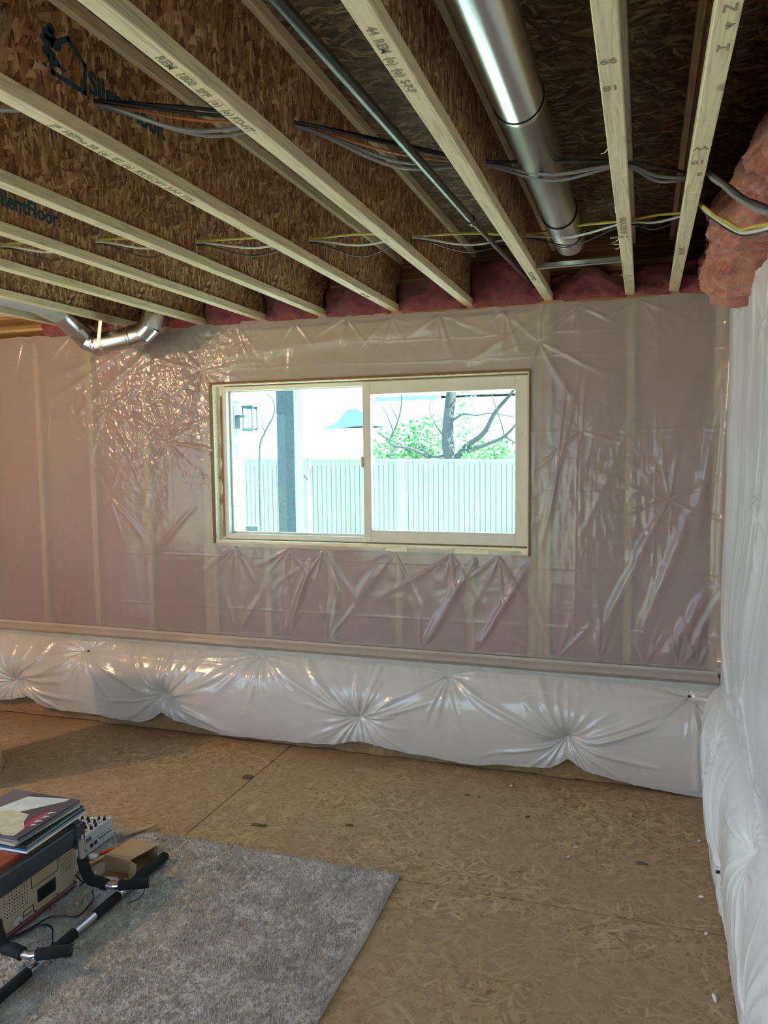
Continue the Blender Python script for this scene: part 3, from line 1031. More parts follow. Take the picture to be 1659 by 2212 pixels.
def stamp(k, body, y, size=0.028, dx=-0.012, rot=False, idx=0):
    fl = child(joists[k], 'bottom_flange', idx)
    if rot:
        text('lettering', body, size, (JX[k] + 0.016, y, ZC - 0.0006), (-1, 0, 0), (0, 1, 0), M['ink'], fl, 0.0004)
    else:
        text('lettering', body, size, (JX[k] + dx, y, ZC - 0.0006), (0, 1, 0), (1, 0, 0), M['ink'], fl, 0.0004)


stamp('E', 'JP  Hf/Pho 30  (o)  ET  (o)  KILN-DRY  S-P-F  2100', 1.50)
stamp('D', 'REM  1800  SPF  (o)  (o) KD-HT', 1.32)
stamp('C', '44  REM  (o)  (o)  S-P-F', 1.36)
for b_, y in (('99', 1.62), ('18', 1.74), ('1450', 2.95), ('1', 3.75), ('9', 3.62)):
    stamp('B', b_, y, 0.034, rot=True)
stamp('B', 'NLGA 2100 HH', 2.72, 0.030)
for b_, y in (('O', 1.45), ('N', 1.50), ('4', 1.56), ('H', 1.64), ('W', 2.16), ('10', 2.26), ('2', 2.36)):
    stamp('A', b_, y, 0.036, rot=True)
stamp('A', '2100 HH', 3.2, 0.030, idx=1)
stamp('E', 'MSR 2100', 3.55, 0.026)
stamp('C', 'HH 2100 MSR', 3.4, 0.028, idx=1)
# splinters on the edge of the joist right of the duct
sp_ = MB()
for (y, dy, dx) in ((3.0, 0.05, -0.025), (3.08, -0.02, -0.03), (3.12, 0.03, -0.02), (2.1, 0.04, -0.02), (3.6, 0.04, -0.015)):
    x0 = JX['B'] - FW / 2
    sp_.tube([(x0 + 0.002, y, ZC + 0.004), (x0 + dx * 0.5, y + dy * 0.6, ZC + 0.001), (x0 + dx, y + dy, ZC + 0.006)], [0.0016, 0.0012, 0.0004], 4)
sp_.build('splinters', M['flange'], child(joists['B'], 'bottom_flange'))['kind'] = 'stuff'

# ================================================================== DUCTS AND PIPE
duct = thing('round_duct', 'long straight galvanised round duct hung between two joists', 'duct', (-0.311, 0.5, 2.47))
dx, dz, dr = -0.311, 2.536, 0.0635
MB().tube([(dx, -1.5, dz), (dx, 2.03, dz)], dr, 40, False).build('duct_section', M['galv'], duct, True)
MB().tube([(dx, 2.02, dz), (dx, 2.06, dz), (dx, 2.065, dz), (dx, 3.02, dz)], [dr + 0.0025, dr + 0.0025, dr - 0.001, dr - 0.001], 40, False).build('duct_section', M['galv'], duct, True)
for i, (a, b) in enumerate(((3.01, 3.30), (3.29, 3.44))):
    MB().tube([(dx, a, dz), (dx, a + 0.015, dz), (dx, a + 0.017, dz), (dx, b, dz)], [dr + 0.003, dr + 0.003, dr, dr], 40, False).build('duct_section', M['galv'], duct, True)
elb = [(dx, 3.43, dz), (dx, 3.47, dz + 0.008), (dx, 3.505, dz + 0.03), (dx, 3.53, dz + 0.07), (dx, 3.54, dz + 0.13), (dx, 3.54, dz + 0.172)]
MB().tube(elb, dr, 32, True).build('elbow', M['galv'], duct, True)
mb = MB()
mb.bbox(JX['C'] + FW / 2, JX['B'] - FW / 2, 3.40, 3.43, ZC + 0.014, ZC + 0.017, 0.001)
mb.bbox(JX['C'] + FW / 2, JX['B'] - FW / 2, 3.40, 3.403, ZC + 0.014, ZC + 0.034, 0.001)
hb = mb.build('hanger_bar', M['galv'])
tag(hb, 'flat galvanised bar bridging two joists under the end of the straight duct', 'bracket')
# dark sheet-metal boot behind the end of the duct
gp = thing('gas_pipe', 'black iron pipe running lengthwise between two joists', 'pipe', (-0.62, 1.3, 2.46))
pa, pb, pc = Vector((-0.63, 1.32, 2.462)), Vector((-0.597, 2.805, 2.476)), Vector((-0.545, 3.93, 2.48))
p0 = pa + (pa - pb) * 1.9
MB().tube([p0, pb - (pb - pa).normalized() * 0.02], 0.0135, 16).build('pipe_length', M['iron'], gp, True)
MB().tube([pb, pc, pc + (pc - pb).normalized() * 0.14], 0.0100, 16).build('pipe_length', M['iron'], gp, True)
dd = (pb - pa).normalized()
MB().tube([pb - dd * 0.024, pb - dd * 0.02, pb + dd * 0.014, pb + dd * 0.018], [0.0135, 0.0175, 0.0175, 0.012], 16).build('coupling', M['iron'], gp, True)

# elbowed duct at the left, dropping below two joists
ed = thing('elbowed_duct', 'short galvanised duct with two elbows dipping under the joists at the left', 'duct', (-2.95, 3.75, 2.25))
r2 = 0.060
P = [Vector(p) for p in ((-3.09, 2.0, 2.475), (-3.09, 3.40, 2.472), (-3.09, 3.58, 2.44), (-3.085, 3.70, 2.375), (-3.06, 3.765, 2.315), (-3.00, 3.78, 2.288), (-2.76, 3.78, 2.318), (-2.69, 3.78, 2.335), (-2.645, 3.785, 2.375), (-2.625, 3.79, 2.44), (-2.62, 3.80, 2.54), (-2.62, 3.80, 2.69))]
cuts = [(0, 2), (2, 3), (3, 4), (4, 5), (5, 6), (6, 7), (7, 8), (8, 9), (9, 11)]
for i, (a, b) in enumerate(cuts):
    seg = P[a:b + 1]
    d0 = (seg[1] - seg[0]).normalized()
    d1 = (seg[-1] - seg[-2]).normalized()
    pts = [seg[0] - d0 * 0.014, seg[0] - d0 * 0.012] + seg + [seg[-1] + d1 * 0.010]
    rs = [r2 - 0.001, r2 + 0.0015] + [r2 + 0.001] * len(seg) + [r2 - 0.002]
    nm = 'elbow' if i not in (0, 4, 8) else 'duct_section'
    MB().tube(pts, rs, 28, False).build(nm, M['galv'] if i else plain('dusty_duct', (0.5, 0.49, 0.5), 0.55, 0.3), ed, True)
for c_ in ((-3.00, 3.78, 2.288), (-2.76, 3.78, 2.318), (-3.09, 3.58, 2.44)):
    k = [i for i, p in enumerate(P) if (p - Vector(c_)).length < 1e-4][0]
    d = (P[k + 1] - P[k - 1]).normalized()
    MB().tube([P[k] - d * 0.012, P[k] - d * 0.006, P[k] + d * 0.006, P[k] + d * 0.012], [r2 + 0.001, r2 + 0.006, r2 + 0.006, r2 + 0.001], 28, False).build('band', M['galv'], ed, True)
st = thing('hanger_strap', 'thin metal strap holding the elbowed duct up to the joist', 'strap', (-2.95, 3.78, 2.42))
mb = MB()
arc = [(-2.955, 3.78 + 0.064 * math.sin(t_), 2.296 - 0.064 * math.cos(t_)) for t_ in np.linspace(-1.7, 1.7, 13)]
arc = [(-2.935, 3.712, 2.408)] + arc + [(-2.935, 3.848, 2.408)]
for a, b in zip(arc[:-1], arc[1:]):
    a, b = Vector(a), Vector(b)
    mb.add([a, b, b + Vector((0.022, 0, 0)), a + Vector((0.022, 0, 0))], [(0, 1, 2, 3)])
s_ = mb.build('strap_loop', M['lens'], st)
s_.modifiers.new('thickness', 'SOLIDIFY').thickness = 0.0015
MB().bbox(-2.937, -2.911, 3.708, 3.852, 2.4070, 2.4090, 0.0005).build('strap_top', M['lens'], st)

# ================================================================== CABLES
def cable(label, mat, ctrl, r, group):
    o = MB().tube(curve_pts(ctrl, 7), r, 7).build('electric_cable', mat, None, True)
    tag(o, label, 'cable', group)
    return o


g1 = 'cables through the upper holes near the camera'
upc = [(JX['E'] - 0.35, 1.45, 2.53)] + [(JX[k], *up_path[k]) for k in 'EDCBA'] + [(0.158, 2.50, 2.462), (0.189, 2.283, 2.352), (0.22, 2.065, 2.241), (0.25, 1.917, 2.175)]


def run(base, offs, sag, jig, seed):
    r = random.Random(seed)
    out = []
    for i, p in enumerate(base):
        out.append((p[0], p[1] + offs[0], p[2] + offs[1]))
        if i < len(base) - 1:
            q = base[i + 1]
            m_ = [(p[j] + q[j]) / 2 for j in range(3)]
            jg = jig * min(1.0, abs(q[0] - p[0]) / 0.3) ** 2
            out.append((m_[0], m_[1] + offs[0] * (1 + 2 * min(1, abs(q[0] - p[0]) / 0.3)) + r.uniform(-jg, jg), m_[2] + offs[1] * (1 + 2 * min(1, abs(q[0] - p[0]) / 0.3)) - sag * abs(q[0] - p[0]) * r.uniform(0.6, 1.2)))
    return out


for i, (nm, m_, of, sag, rad) in enumerate((
        ('black cable in the upper bundle crossing above the duct', 'wire_black', (0.006, 0.006), 0.00, 0.0048),
        ('grey flat cable lowest in the upper bundle between joists', 'wire_grey', (-0.006, -0.007), 0.08, 0.0055),
        ('second grey cable of the upper bundle, sagging less', 'wire_grey', (0.0, -0.009), 0.05, 0.005),
        ('second black cable of the upper bundle beside the pipe', 'wire_black', (-0.007, 0.002), 0.035, 0.0045),
        ('thin orange cable in the upper bundle of wires', 'wire_orange', (0.007, -0.004), 0.02, 0.0035))):
    cable(nm, M[m_], run(upc, of, sag, 0.03, 70 + i), rad, g1)
g2 = 'cables through the lower holes near the back wall'
loc_ = [(-3.2, 2.45, 2.50)] + [(JX[k], *lo_path[k]) for k in 'IHGFEDCBA'] + [(0.158, 2.80, 2.452), (0.189, 2.48, 2.316), (0.22, 2.147, 2.190), (0.25, 1.91, 2.136)]
for i, (nm, m_, of, sag, rad) in enumerate((
        ('yellow cable crossing the joists near the back wall', 'wire_yellow', (0.004, 0.006), 0.0, 0.0048),
        ('white cable just under the yellow cable across the joists', 'wire_white', (-0.004, -0.004), 0.05, 0.0042),
        ('thin black cable sagging under the yellow and white cables', 'wire_black', (0.002, -0.009), 0.08, 0.0028))):
    cable(nm, M[m_], run(loc_, of, sag, 0.02, 90 + i), rad, g2)

# ================================================================== CARPET
CX0, CX1, CY0, CY1 = -2.75, -0.88, 0.9, 2.765
M['carpet'] = plain('beige_pile', (0.74, 0.70, 0.67), 0.95, var=0.14, scale=70, bump=0.8)
nx, ny = 150, 150
U, V = np.meshgrid(np.linspace(CX0, CX1, nx), np.linspace(CY0, CY1, ny), indexing='ij')
edge = 0.010 * vnoise(V[:1, :], U[:1, :] * 0, 3, 81, 3)
Xc = U + (U - CX0) / (CX1 - CX0) * (edge + 0.03 * (1 - (V - CY0) / (CY1 - CY0)))
Zc = 0.009 + 0.0025 * vnoise(U, V, 14, 82, 3)
border = np.minimum(np.minimum(U - CX0, CX1 - U), np.minimum(V - CY0, CY1 - V))
Zc = np.where(border < 0.001, 0.001, Zc)
carpet = grid_mesh('carpet_remnant', np.stack([Xc, V, Zc], -1), M['carpet'])
tag(carpet, 'pale beige cut carpet remnant lying on the strand-board floor', 'carpet')
NT_ = 75000
rg = np.random.default_rng(5)
px = CX0 + (CX1 - CX0) * rg.random(NT_)
py = CY0 + (CY1 - CY0) * rg.random(NT_)
keep = (px + py * 0 > -2.6) & (py > 1.2)
px, py = px[keep], py[keep]
ex = np.interp(py, V[0], edge[0] + 0.03 * (1 - (V[0] - CY0) / (CY1 - CY0)))
px = px + (px - CX0) / (CX1 - CX0) * ex
n = len(px)
hh = 0.009 + 0.006 * rg.random(n)
a0 = rg.random(n) * 6.28
wd = 0.0028 + 0.0022 * rg.random(n)
lean = rg.normal(0, 0.004, (n, 2)) + 0.004 * np.stack([vnoise(px, py, 9, 84, 2), vnoise(px, py, 9, 85, 2)], -1)
base = np.stack([px, py, np.full(n, 0.006)], -1)
vs = []
for k in range(3):
    an = a0 + k * 2.094
    vs.append(base + np.stack([wd * np.cos(an), wd * np.sin(an), np.zeros(n)], -1))
vs.append(base + np.stack([lean[:, 0], lean[:, 1], hh], -1))
Vt = np.stack(vs, 1).reshape(-1, 3)
ii = np.arange(n)[:, None] * 4
F3 = np.concatenate([ii + np.array([[0, 1, 3]]), ii + np.array([[1, 2, 3]]), ii + np.array([[2, 0, 3]])], 0)
me = bpy.data.meshes.new('pile')
me.vertices.add(len(Vt))
me.vertices.foreach_set('co', Vt.astype(np.float32).ravel())
me.loops.add(F3.size)
me.loops.foreach_set('vertex_index', F3.ravel().astype(np.int32))
me.polygons.add(len(F3))
me.polygons.foreach_set('loop_start', np.arange(0, F3.size, 3, dtype=np.int32))
me.polygons.foreach_set('loop_total', np.full(len(F3), 3, np.int32))
me.update(calc_edges=True)
link('pile', me, M['carpet'], carpet)['kind'] = 'stuff'
CZ = 0.017   # what things on the carpet stand on

# ================================================================== CABINET, RECORDS
M['red_wood'] = lumber('red_veneer', (0.30, 0.085, 0.03), 1, 0.3, 0.35, knots=False)
M['trim_red'] = plain('dark_red_trim', (0.16, 0.03, 0.03), 0.4)
M['panel'] = plain('beige_back_panel', (0.50, 0.43, 0.32), 0.7, var=0.06)
M['label_paper'] = plain('aged_label', (0.48, 0.40, 0.27), 0.7, var=0.08)
KX, KY0, KY1, KZ = -2.035, 1.93, 2.31, 0.285
cab = thing('stereo_cabinet', 'red wood stereo cabinet showing its perforated beige back panel', 'stereo', (-2.2, 2.13, CZ))
MB().bbox(-2.42, KX + 0.012, KY0 - 0.012, KY1 + 0.012, KZ - 0.022, KZ, 0.004).build('top_board', M['red_wood'], cab)
MB().bbox(-2.41, KX - 0.001, KY0 - 0.010, KY0 + 0.010, CZ, KZ - 0.022, 0.003).build('side_board', M['red_wood'], cab)
MB().bbox(-2.41, KX - 0.001, KY1 - 0.010, KY1 + 0.010, CZ, KZ - 0.022, 0.003).build('side_board', M['red_wood'], cab)
MB().bbox(-2.41, KX + 0.010, KY0 + 0.010, KY1 - 0.010, CZ, CZ + 0.014, 0.003).build('bottom_board', M['trim_red'], cab)
MB().box(-2.40, KX - 0.002, KY0 + 0.011, KY1 - 0.011, CZ + 0.015, KZ - 0.023).build('carcass', M['red_wood'], cab)
bp = MB().box(KX - 0.0005, KX, KY0 - 0.004, KY1 + 0.008, CZ + 0.014, KZ - 0.023).build('back_panel', M['panel'], cab)
xp = KX + 0.0006
hm = MB()
for (ya, yb, za, zb_) in ((1.965, 2.075, 0.085, 0.21), (2.225, 2.31, 0.10, 0.22)):
    y = ya
    while y < yb:
        z = za
        while z < zb_:
            hm.prism([(xp, y + 0.0022 * math.cos(t_), z + 0.0022 * math.sin(t_)) for t_ in np.linspace(0, 6.283, 7)[:-1]], (0.0003, 0, 0))
            z += 0.0115
        y += 0.0115
hm.build('vent_holes', M['black'], bp)['kind'] = 'stuff'
lb = MB().bbox(xp, xp + 0.0012, 2.09, 2.215, 0.128, 0.21, 0.0004).build('rating_plate', M['label_paper'], bp)


def outline(mb, y0, y1, z0, z1, w, x):
    mb.box(x, x + 0.0006, y0, y1, z0, z0 + w).box(x, x + 0.0006, y0, y1, z1 - w, z1).box(x, x + 0.0006, y0, y0 + w, z0, z1).box(x, x + 0.0006, y1 - w, y1, z0, z1)
    return mb


ol = outline(MB(), 2.088, 2.217, 0.126, 0.212, 0.002, xp + 0.0012)
ol.box(xp + 0.0012, xp + 0.0018, 2.10, 2.15, 0.190, 0.194).box(xp + 0.0012, xp + 0.0018, 2.10, 2.145, 0.180, 0.183)
ol.build('plate_outline', M['black'], bp)
MB().bbox(xp - 0.001, xp + 0.003, 2.115, 2.205, 0.058, 0.108, 0.006).build('socket_plate', M['black'], bp)
outline(MB(), 2.045, 2.095, 0.045, 0.066, 0.0025, xp).build('small_label', M['black'], bp)
MB().prism([(xp, 2.02 + 0.021 * math.cos(t_), 0.047 + 0.014 * math.sin(t_)) for t_ in np.linspace(0, 6.283, 19)[:-1]], (0.0006, 0, 0)).build('sticker', plain('white_sticker', (0.62, 0.62, 0.68), 0.5), bp)
for y in (1.955, 2.03, 2.10, 2.21, 2.30):
    MB().tube([(xp - 0.002, y, 0.038), (xp + 0.002, y, 0.038)], 0.0032, 8).build('screw', M['iron'], bp)

# records: a stack of six sleeves
g = 'record sleeves stacked on the cabinet'
rec_specs = [
    ((0.78, 0.86, 0.88), 'white-edged record sleeve at the bottom of the stack', (-2.16, 2.190), 2.0),
    ((0.05, 0.10, 0.14), 'dark teal record sleeve second from the bottom of the stack', (-2.163, 2.192), 1.0),
    ((0.012, 0.014, 0.022), 'black record sleeve in the middle of the stack', (-2.166, 2.190), 3.0),
    ((0.46, 0.42, 0.32), 'yellowed record sleeve under the two top ones', (-2.185, 2.186), -2.0),
    ((0.20, 0.19, 0.19), 'grey record sleeve just under the top one', (-2.187, 2.19), 1.0),
    ((0.09, 0.075, 0.095), 'dark record sleeve on top of the stack with pale splashed picture', (-2.19, 2.192), 0.0)]
z = KZ + 0.0008
for i, (col, lab, (rx_, ry_), deg) in enumerate(rec_specs):
    th = 0.0075 if i not in (2,) else 0.010
    R4 = Matrix.Translation((rx_, ry_, z)) @ Matrix.Rotation(math.radians(deg), 4, 'Z')
    rec = thing('record_sleeve', lab, 'record', (rx_, ry_, z), g)
    MB().bbox(-0.157, 0.157, -0.157, 0.157, 0.0, th, 0.0012, R4).build('sleeve', plain('sleeve_%d' % i, col, 0.35, var=0.05), rec)
    if i in (1, 2, 3):
        MB().box(0.150, 0.1555, -0.154, 0.154, th * 0.35, th * 0.65, R4 @ Matrix.Translation((0.0022, 0, 0))).build('inner_sleeve', plain('inner_%d' % i, (0.6, 0.62, 0.6), 0.6), rec)
    if i == 5:
        top = z + th
        def flat(pts, mat, nm, h):
            MB().prism([tuple(R4 @ Vector((p[0], p[1], th))) for p in pts], (0, 0, h)).build(nm, mat, rec)
        flat([(-0.156, -0.156), (-0.02, -0.156), (-0.02, -0.04), (-0.05, 0.02), (-0.06, 0.156), (-0.156, 0.156)], plain('print_grey', (0.14, 0.14, 0.17), 0.35), 'printed_grey', 0.0002)
        flat([(-0.10, -0.02), (0.005, 0.0), (0.115, 0.128), (0.118, 0.15), (-0.055, 0.12), (-0.075, 0.06)], plain('print_white', (0.66, 0.74, 0.76), 0.35), 'printed_white', 0.0003)
        flat([(0.09, -0.150), (0.13, -0.145), (0.125, -0.09), (0.085, -0.05), (0.06, 0.0), (-0.03, 0.01), (-0.10, -0.03), (-0.09, -0.10), (-0.02, -0.09), (0.02, -0.13)], plain('print_cream', (0.62, 0.60, 0.46), 0.35, var=0.2, scale=30), 'printed_splash', 0.0004)
        flat([(0.118, -0.09), (0.131, -0.07), (0.118, -0.03), (0.125, 0.0), (0.122, 0.03), (0.108, 0.03), (0.105, 0.0), (0.098, -0.03), (0.105, -0.06)], plain('print_crimson', (0.42, 0.06, 0.10), 0.35), 'printed_crimson', 0.0005)
        for (a, b) in ((-0.08, -0.05), (-0.05, -0.02), (-0.015, 0.015), (0.02, 0.045)):
            flat([(0.121, a), (0.144, (a + b) / 2 + 0.008), (0.143, (a + b) / 2 + 0.013), (0.122, b - 0.006)], plain('print_pale', (0.66, 0.66, 0.62), 0.35), 'printed_spray', 0.00045)
    z += th + 0.0008

# ================================================================== MIXER
M['mixer_body'] = plain('silver_mixer', (0.60, 0.65, 0.70), 0.4, 0.3, var=0.04)
mx_ = thing('audio_mixer', 'silver audio mixer full of small knobs behind the stereo cabinet', 'mixer', (-2.27, 2.56, CZ))
MX1, MY0, MY1 = -2.146, 2.43, 2.675
MB().prism([(MX1, MY0, CZ), (MX1, MY0, 0.100), (MX1 - 0.30, MY0, 0.058), (MX1 - 0.30, MY0, CZ)], (0, MY1 - MY0, 0)).build('case', M['mixer_body'], mx_)
rp = MB().box(MX1, MX1 + 0.001, MY0 + 0.004, MY1 - 0.004, CZ + 0.004, 0.098).build('rear_plate', plain('pale_plate', (0.55, 0.62, 0.68), 0.45), mx_)
for (y, z_, w) in ((2.455, 0.034, 0.014), (2.477, 0.036, 0.010), (2.497, 0.038, 0.009), (2.535, 0.044, 0.016), (2.56, 0.045, 0.016)):
    MB().bbox(MX1 + 0.001, MX1 + 0.005, y - w / 2, y + w / 2, z_ - w / 2, z_ + w / 2, 0.002).build('jack_socket', M['black'], rp)
for k in range(6):
    MB().tube([(MX1, 2.585 + k * 0.014, 0.05), (MX1 + 0.004, 2.585 + k * 0.014, 0.05)], 0.0035, 8).build('jack_socket', M['black'], rp)
mb = MB().box(MX1 + 0.001, MX1 + 0.0014, 2.525, 2.665, 0.062, 0.0635)
mb.box(MX1 + 0.001, MX1 + 0.0014, 2.505, 2.535, 0.068, 0.084)
mb.build('printed_block', plain('print_slate', (0.10, 0.12, 0.15), 0.5), rp)
kn = 0
for i in range(8):
    for j in range(9):
        y = MY0 + 0.018 + i * 0.028
        fx = 0.018 + j * 0.029
        zt = 0.100 - fx * 0.14
        x = MX1 - fx
        mat = M['black'] if (i + j) % 3 else M['chrome']
        MB().tube([(x, y, zt - 0.001), (x, y, zt + 0.005), (x, y, zt + 0.012), (x, y, zt + 0.015)], [0.0075, 0.0065, 0.0055, 0.004], 10).build('knob', mat, mx_, True)
for k in range(3):
    x, y = MX1 - 0.045 - 0.02 * k, MY0 + 0.03 + k * 0.05
# ================================================================== PULL-UP BAR
pu = thing('pull_up_bar', 'black door pull-up bar with foam grips leaning on the stereo cabinet', 'exercise bar', (-1.85, 2.13, CZ))
# flat cross rail
def chan(x0, x1, y0, y1, z0, z1):
    return MB().bbox(x0, x1, y0, y1, z0, z1, 0.003)


chan(-2.012, -1.992, 1.45, 2.290, 0.198, 0.268).build('cross_rail', M['dark_steel'], pu)
MB().bbox(-2.010, -1.985, 2.270, 2.315, 0.184, 0.276, 0.003).build('end_plate', M['dark_steel'], pu)
MB().tube([(-1.985, 2.292, 0.228), (-1.979, 2.292, 0.228)], 0.007, 10).build('bolt', M['chrome'], pu)
MB().bbox(-2.075, -2.008, 2.268, 2.288, 0.274, 0.282, 0.002).build('bracket', M['black'], pu)
FR, TR = 0.0185, 0.0135
GZ = CZ + FR
bz = CZ + 0.0165
bar = [(-1.815, y, bz) for y in (1.30, 1.83, 1.945, 2.035, 2.15, 2.27, 2.36, 2.565)]
MB().tube([bar[0], bar[-1]], TR, 16).build('main_tube', M['steel_tube'], pu, True)
for (a, b) in ((1.40, 1.835), (1.935, 2.045), (2.145, 2.275), (2.36, 2.575)):
    MB().tube([(-1.815, a, bz), (-1.815, a + 0.004, bz), (-1.815, b - 0.004, bz), (-1.815, b, bz)], [FR - 0.004, FR - 0.0005, FR - 0.0005, FR - 0.004], 18).build('foam_grip', M['foam_grip'], pu, True)


def handle(y, tag_end):
    hz = bz + FR + TR + 0.004
    path = curve_pts([(-1.975, y, 0.225), (-1.972, y, 0.17), (-1.962, y - 0.002, 0.12), (-1.935, y - 0.004, 0.078), (-1.895, y - 0.006, hz + 0.006), (-1.86, y - 0.006, hz), (-1.83, y - 0.005, hz)], 6)
    MB().tube([p for p in path], TR, 14).build('curved_tube', M['steel_tube'], pu, True)
    k0, k1 = 8, 31
    seg = path[k0:k1]
    MB().tube(seg, [FR + 0.002] * len(seg), 16).build('foam_sleeve', M['foam_grip'], pu, True)
    e0 = Vector((-1.83, y - 0.005, hz))
    e1 = e0 + Vector((0.115, 0.052 if tag_end else 0.058, 0.004))
    MB().tube([e0 - Vector((0.02, 0, 0)), e0, e1 - (e1 - e0) * 0.03], TR, 14).build('handle_tube', M['chrome'], pu, True)
    d = (e1 - e0).normalized()
    a = e0 + d * 0.016
    MB().tube([a, a + d * 0.004, e1 - d * 0.004, e1], [FR - 0.003, FR, FR, FR - 0.003], 18).build('hand_grip', M['foam_grip'], pu, True)
    MB().tube([e1, e1 + d * 0.0015], [0.011, 0.011], 16).build('end_ring', M['steel_tube'], pu)
    MB().tube([e1 + d * 0.0014, e1 + d * 0.0022], [0.008, 0.008], 16).build('end_plug', M['black'], pu)


handle(2.277, True)
handle(1.865, False)

# ================================================================== BOX AND ODDS AND ENDS
M['card'] = plain('brown_cardboard', (0.42, 0.31, 0.18), 0.85, var=0.05, scale=30)
M['card_in'] = plain('inner_cardboard', (0.36, 0.26, 0.15), 0.85, var=0.05, scale=30)
box = thing('cardboard_box', 'small open brown cardboard box lying beside the pull-up bar', 'box', (-1.93, 2.50, CZ))
# corners on the carpet: A left-front, B right-front, Cc right-back, Dd left-back (lying on its side, mouth to +X)
A_, B_, C_, D_ = Vector((-1.997, 2.43, 0)), Vector((-1.876, 2.425, 0)), Vector((-1.842, 2.56, 0)), Vector((-1.975, 2.575, 0))
zb0, zt0 = CZ, 0.077
tk = 0.003


def slab(pts, n, nm, mat=None):
    return MB().prism(pts, n).build(nm, mat or M['card'], box)


def at(p, z):
    return (p.x, p.y, z)


slab([at(A_, zt0), at(B_, zt0), at(C_, zt0), at(D_, zt0)], (0, 0, tk), 'top_panel')
slab([at(A_, zb0), at(B_, zb0), at(C_, zb0), at(D_, zb0)], (0, 0, tk), 'bottom_panel', M['card_in'])
slab([at(A_, zb0 + tk), at(B_, zb0 + tk), at(B_, zt0), at(A_, zt0)], (0, tk, 0), 'side_panel')
slab([at(D_, zb0 + tk), at(C_, zb0 + tk), at(C_, zt0), at(D_, zt0)], (0, -tk, 0), 'side_panel')
slab([at(A_, zb0 + tk), at(D_, zb0 + tk), at(D_, zt0), at(A_, zt0)], (tk, 0, 0), 'back_panel')
slab([at(B_, zb0 + 0.004), (B_.x + 0.028, B_.y - 0.058, zb0 + 0.004), (B_.x + 0.052, B_.y - 0.040, 0.052), (B_.x + 0.040, B_.y - 0.014, 0.078), at(B_, zt0 + 0.003)], (0.003, 0.001, 0), 'flap')
slab([at(C_, zb0 + 0.03), (C_.x + 0.036, C_.y + 0.006, zb0 + 0.03), (C_.x + 0.046, C_.y + 0.01, 0.058), (C_.x + 0.040, C_.y + 0.01, 0.078), at(C_, zt0 + 0.001)], (0, 0.003, 0), 'flap')
slab([(A_.x + 0.005, A_.y - 0.002, zb0), (B_.x - 0.004, B_.y - 0.002, zb0), (B_.x - 0.012, B_.y - 0.062, zb0 + 0.002), (A_.x + 0.02, A_.y - 0.070, zb0 + 0.002)], (0, 0, 0.002), 'flap', M['card_in'])


def lump(name, label, cat, mat, loc, size, seed=1, rz=0.0, group=None, flat_=False):
    r = random.Random(seed)
    import bmesh
    bm = bmesh.new()
    bmesh.ops.create_icosphere(bm, subdivisions=2, radius=1.0)
    Rz = Matrix.Rotation(rz, 3, 'Z')
    for v in bm.verts:
        c = v.co.copy()
        f = 1 + 0.22 * math.sin(3.1 * c.x + seed) * math.cos(2.7 * c.y + seed * 2) + r.uniform(-0.08, 0.08)
        q = Vector((c.x * f * size[0], c.y * f * size[1], max(-0.8, min(0.8, c.z * f)) * size[2]))
        v.co = Rz @ q + Vector((loc[0], loc[1], loc[2] + size[2] * 0.8))
    me = bpy.data.meshes.new(name)
    bm.to_mesh(me)
    bm.free()
    o = link(name, me, mat)
    return tag(o, label, cat, group)


M['chip_dark'] = plain('dark_wood_chip', (0.12, 0.09, 0.055), 0.9)
M['chip_green'] = plain('green_grey_chip', (0.10, 0.11, 0.07), 0.8)
M['crumb'] = plain('pale_crumb', (0.55, 0.5, 0.42), 0.9)
M['white_bit'] = plain('white_scrap', (0.8, 0.8, 0.8), 0.6)
M['orange_pl'] = plain('orange_plastic', (0.55, 0.08, 0.025), 0.4)
M['lath'] = lumber('lath_wood', (0.5, 0.38, 0.24), 1, 0.2, knots=False)
# laths under and beside the carpet edge
lt = MB().bbox(-0.011, 0.011, -0.078, 0.078, 0, 0.010, 0.002, Matrix.Translation((-2.062, 2.735, 0.0175)) @ Matrix.Rotation(-0.48, 4, 'Z') @ Matrix.Rotation(-0.06, 4, 'X')).build('wood_lath', M['lath'])
tag(lt, 'short pale lath poking over the far edge of the carpet behind the box', 'wood strip')
lt2 = MB().bbox(-0.008, 0.008, -0.115, 0.09, 0, 0.010, 0.002, Matrix.Translation((-2.085, 2.435, CZ)) @ Matrix.Rotation(-0.30, 4, 'Z')).build('wood_lath', M['lath'])
tag(lt2, 'pale lath on the carpet between mixer and box', 'wood strip')
dw = MB().tube([(-1.937, 2.20, CZ + 0.008), (-1.957, 2.275, CZ + 0.008)], 0.008, 12).build('wooden_dowel', M['lath'], None, True)
tag(dw, 'short round wooden peg on the carpet in front of the cabinet', 'peg')
scd = thing('screwdriver', 'orange-handled screwdriver lying between mixer and box', 'screwdriver', (-2.07, 2.53, CZ))
a, b = Vector((-2.088, 2.510, CZ + 0.011)), Vector((-2.032, 2.580, CZ + 0.011))
d = (b - a)
MB().tube([a, a + d * 0.1, a + d * 0.5, a + d * 0.85, b], [0.005, 0.009, 0.011, 0.008, 0.003], 10).build('handle', M['orange_pl'], scd, True)
MB().tube([a - d * 0.45 + Vector((0, 0, -0.005)), a + d * 0.02], [0.0025, 0.003], 6).build('shaft', M['chrome'], scd)
lump('plastic_scrap', 'crumpled clear-white scrap at the foot of the mixer', 'scrap', M['white_bit'], (-2.105, 2.49, CZ), (0.022, 0.02, 0.009), 3)
lump('plastic_tube', 'white tube lying under the upper curved grip of the pull-up bar', 'scrap', M['white_bit'], (-1.925, 2.378, CZ), (0.034, 0.009, 0.008), 4, 0.1)
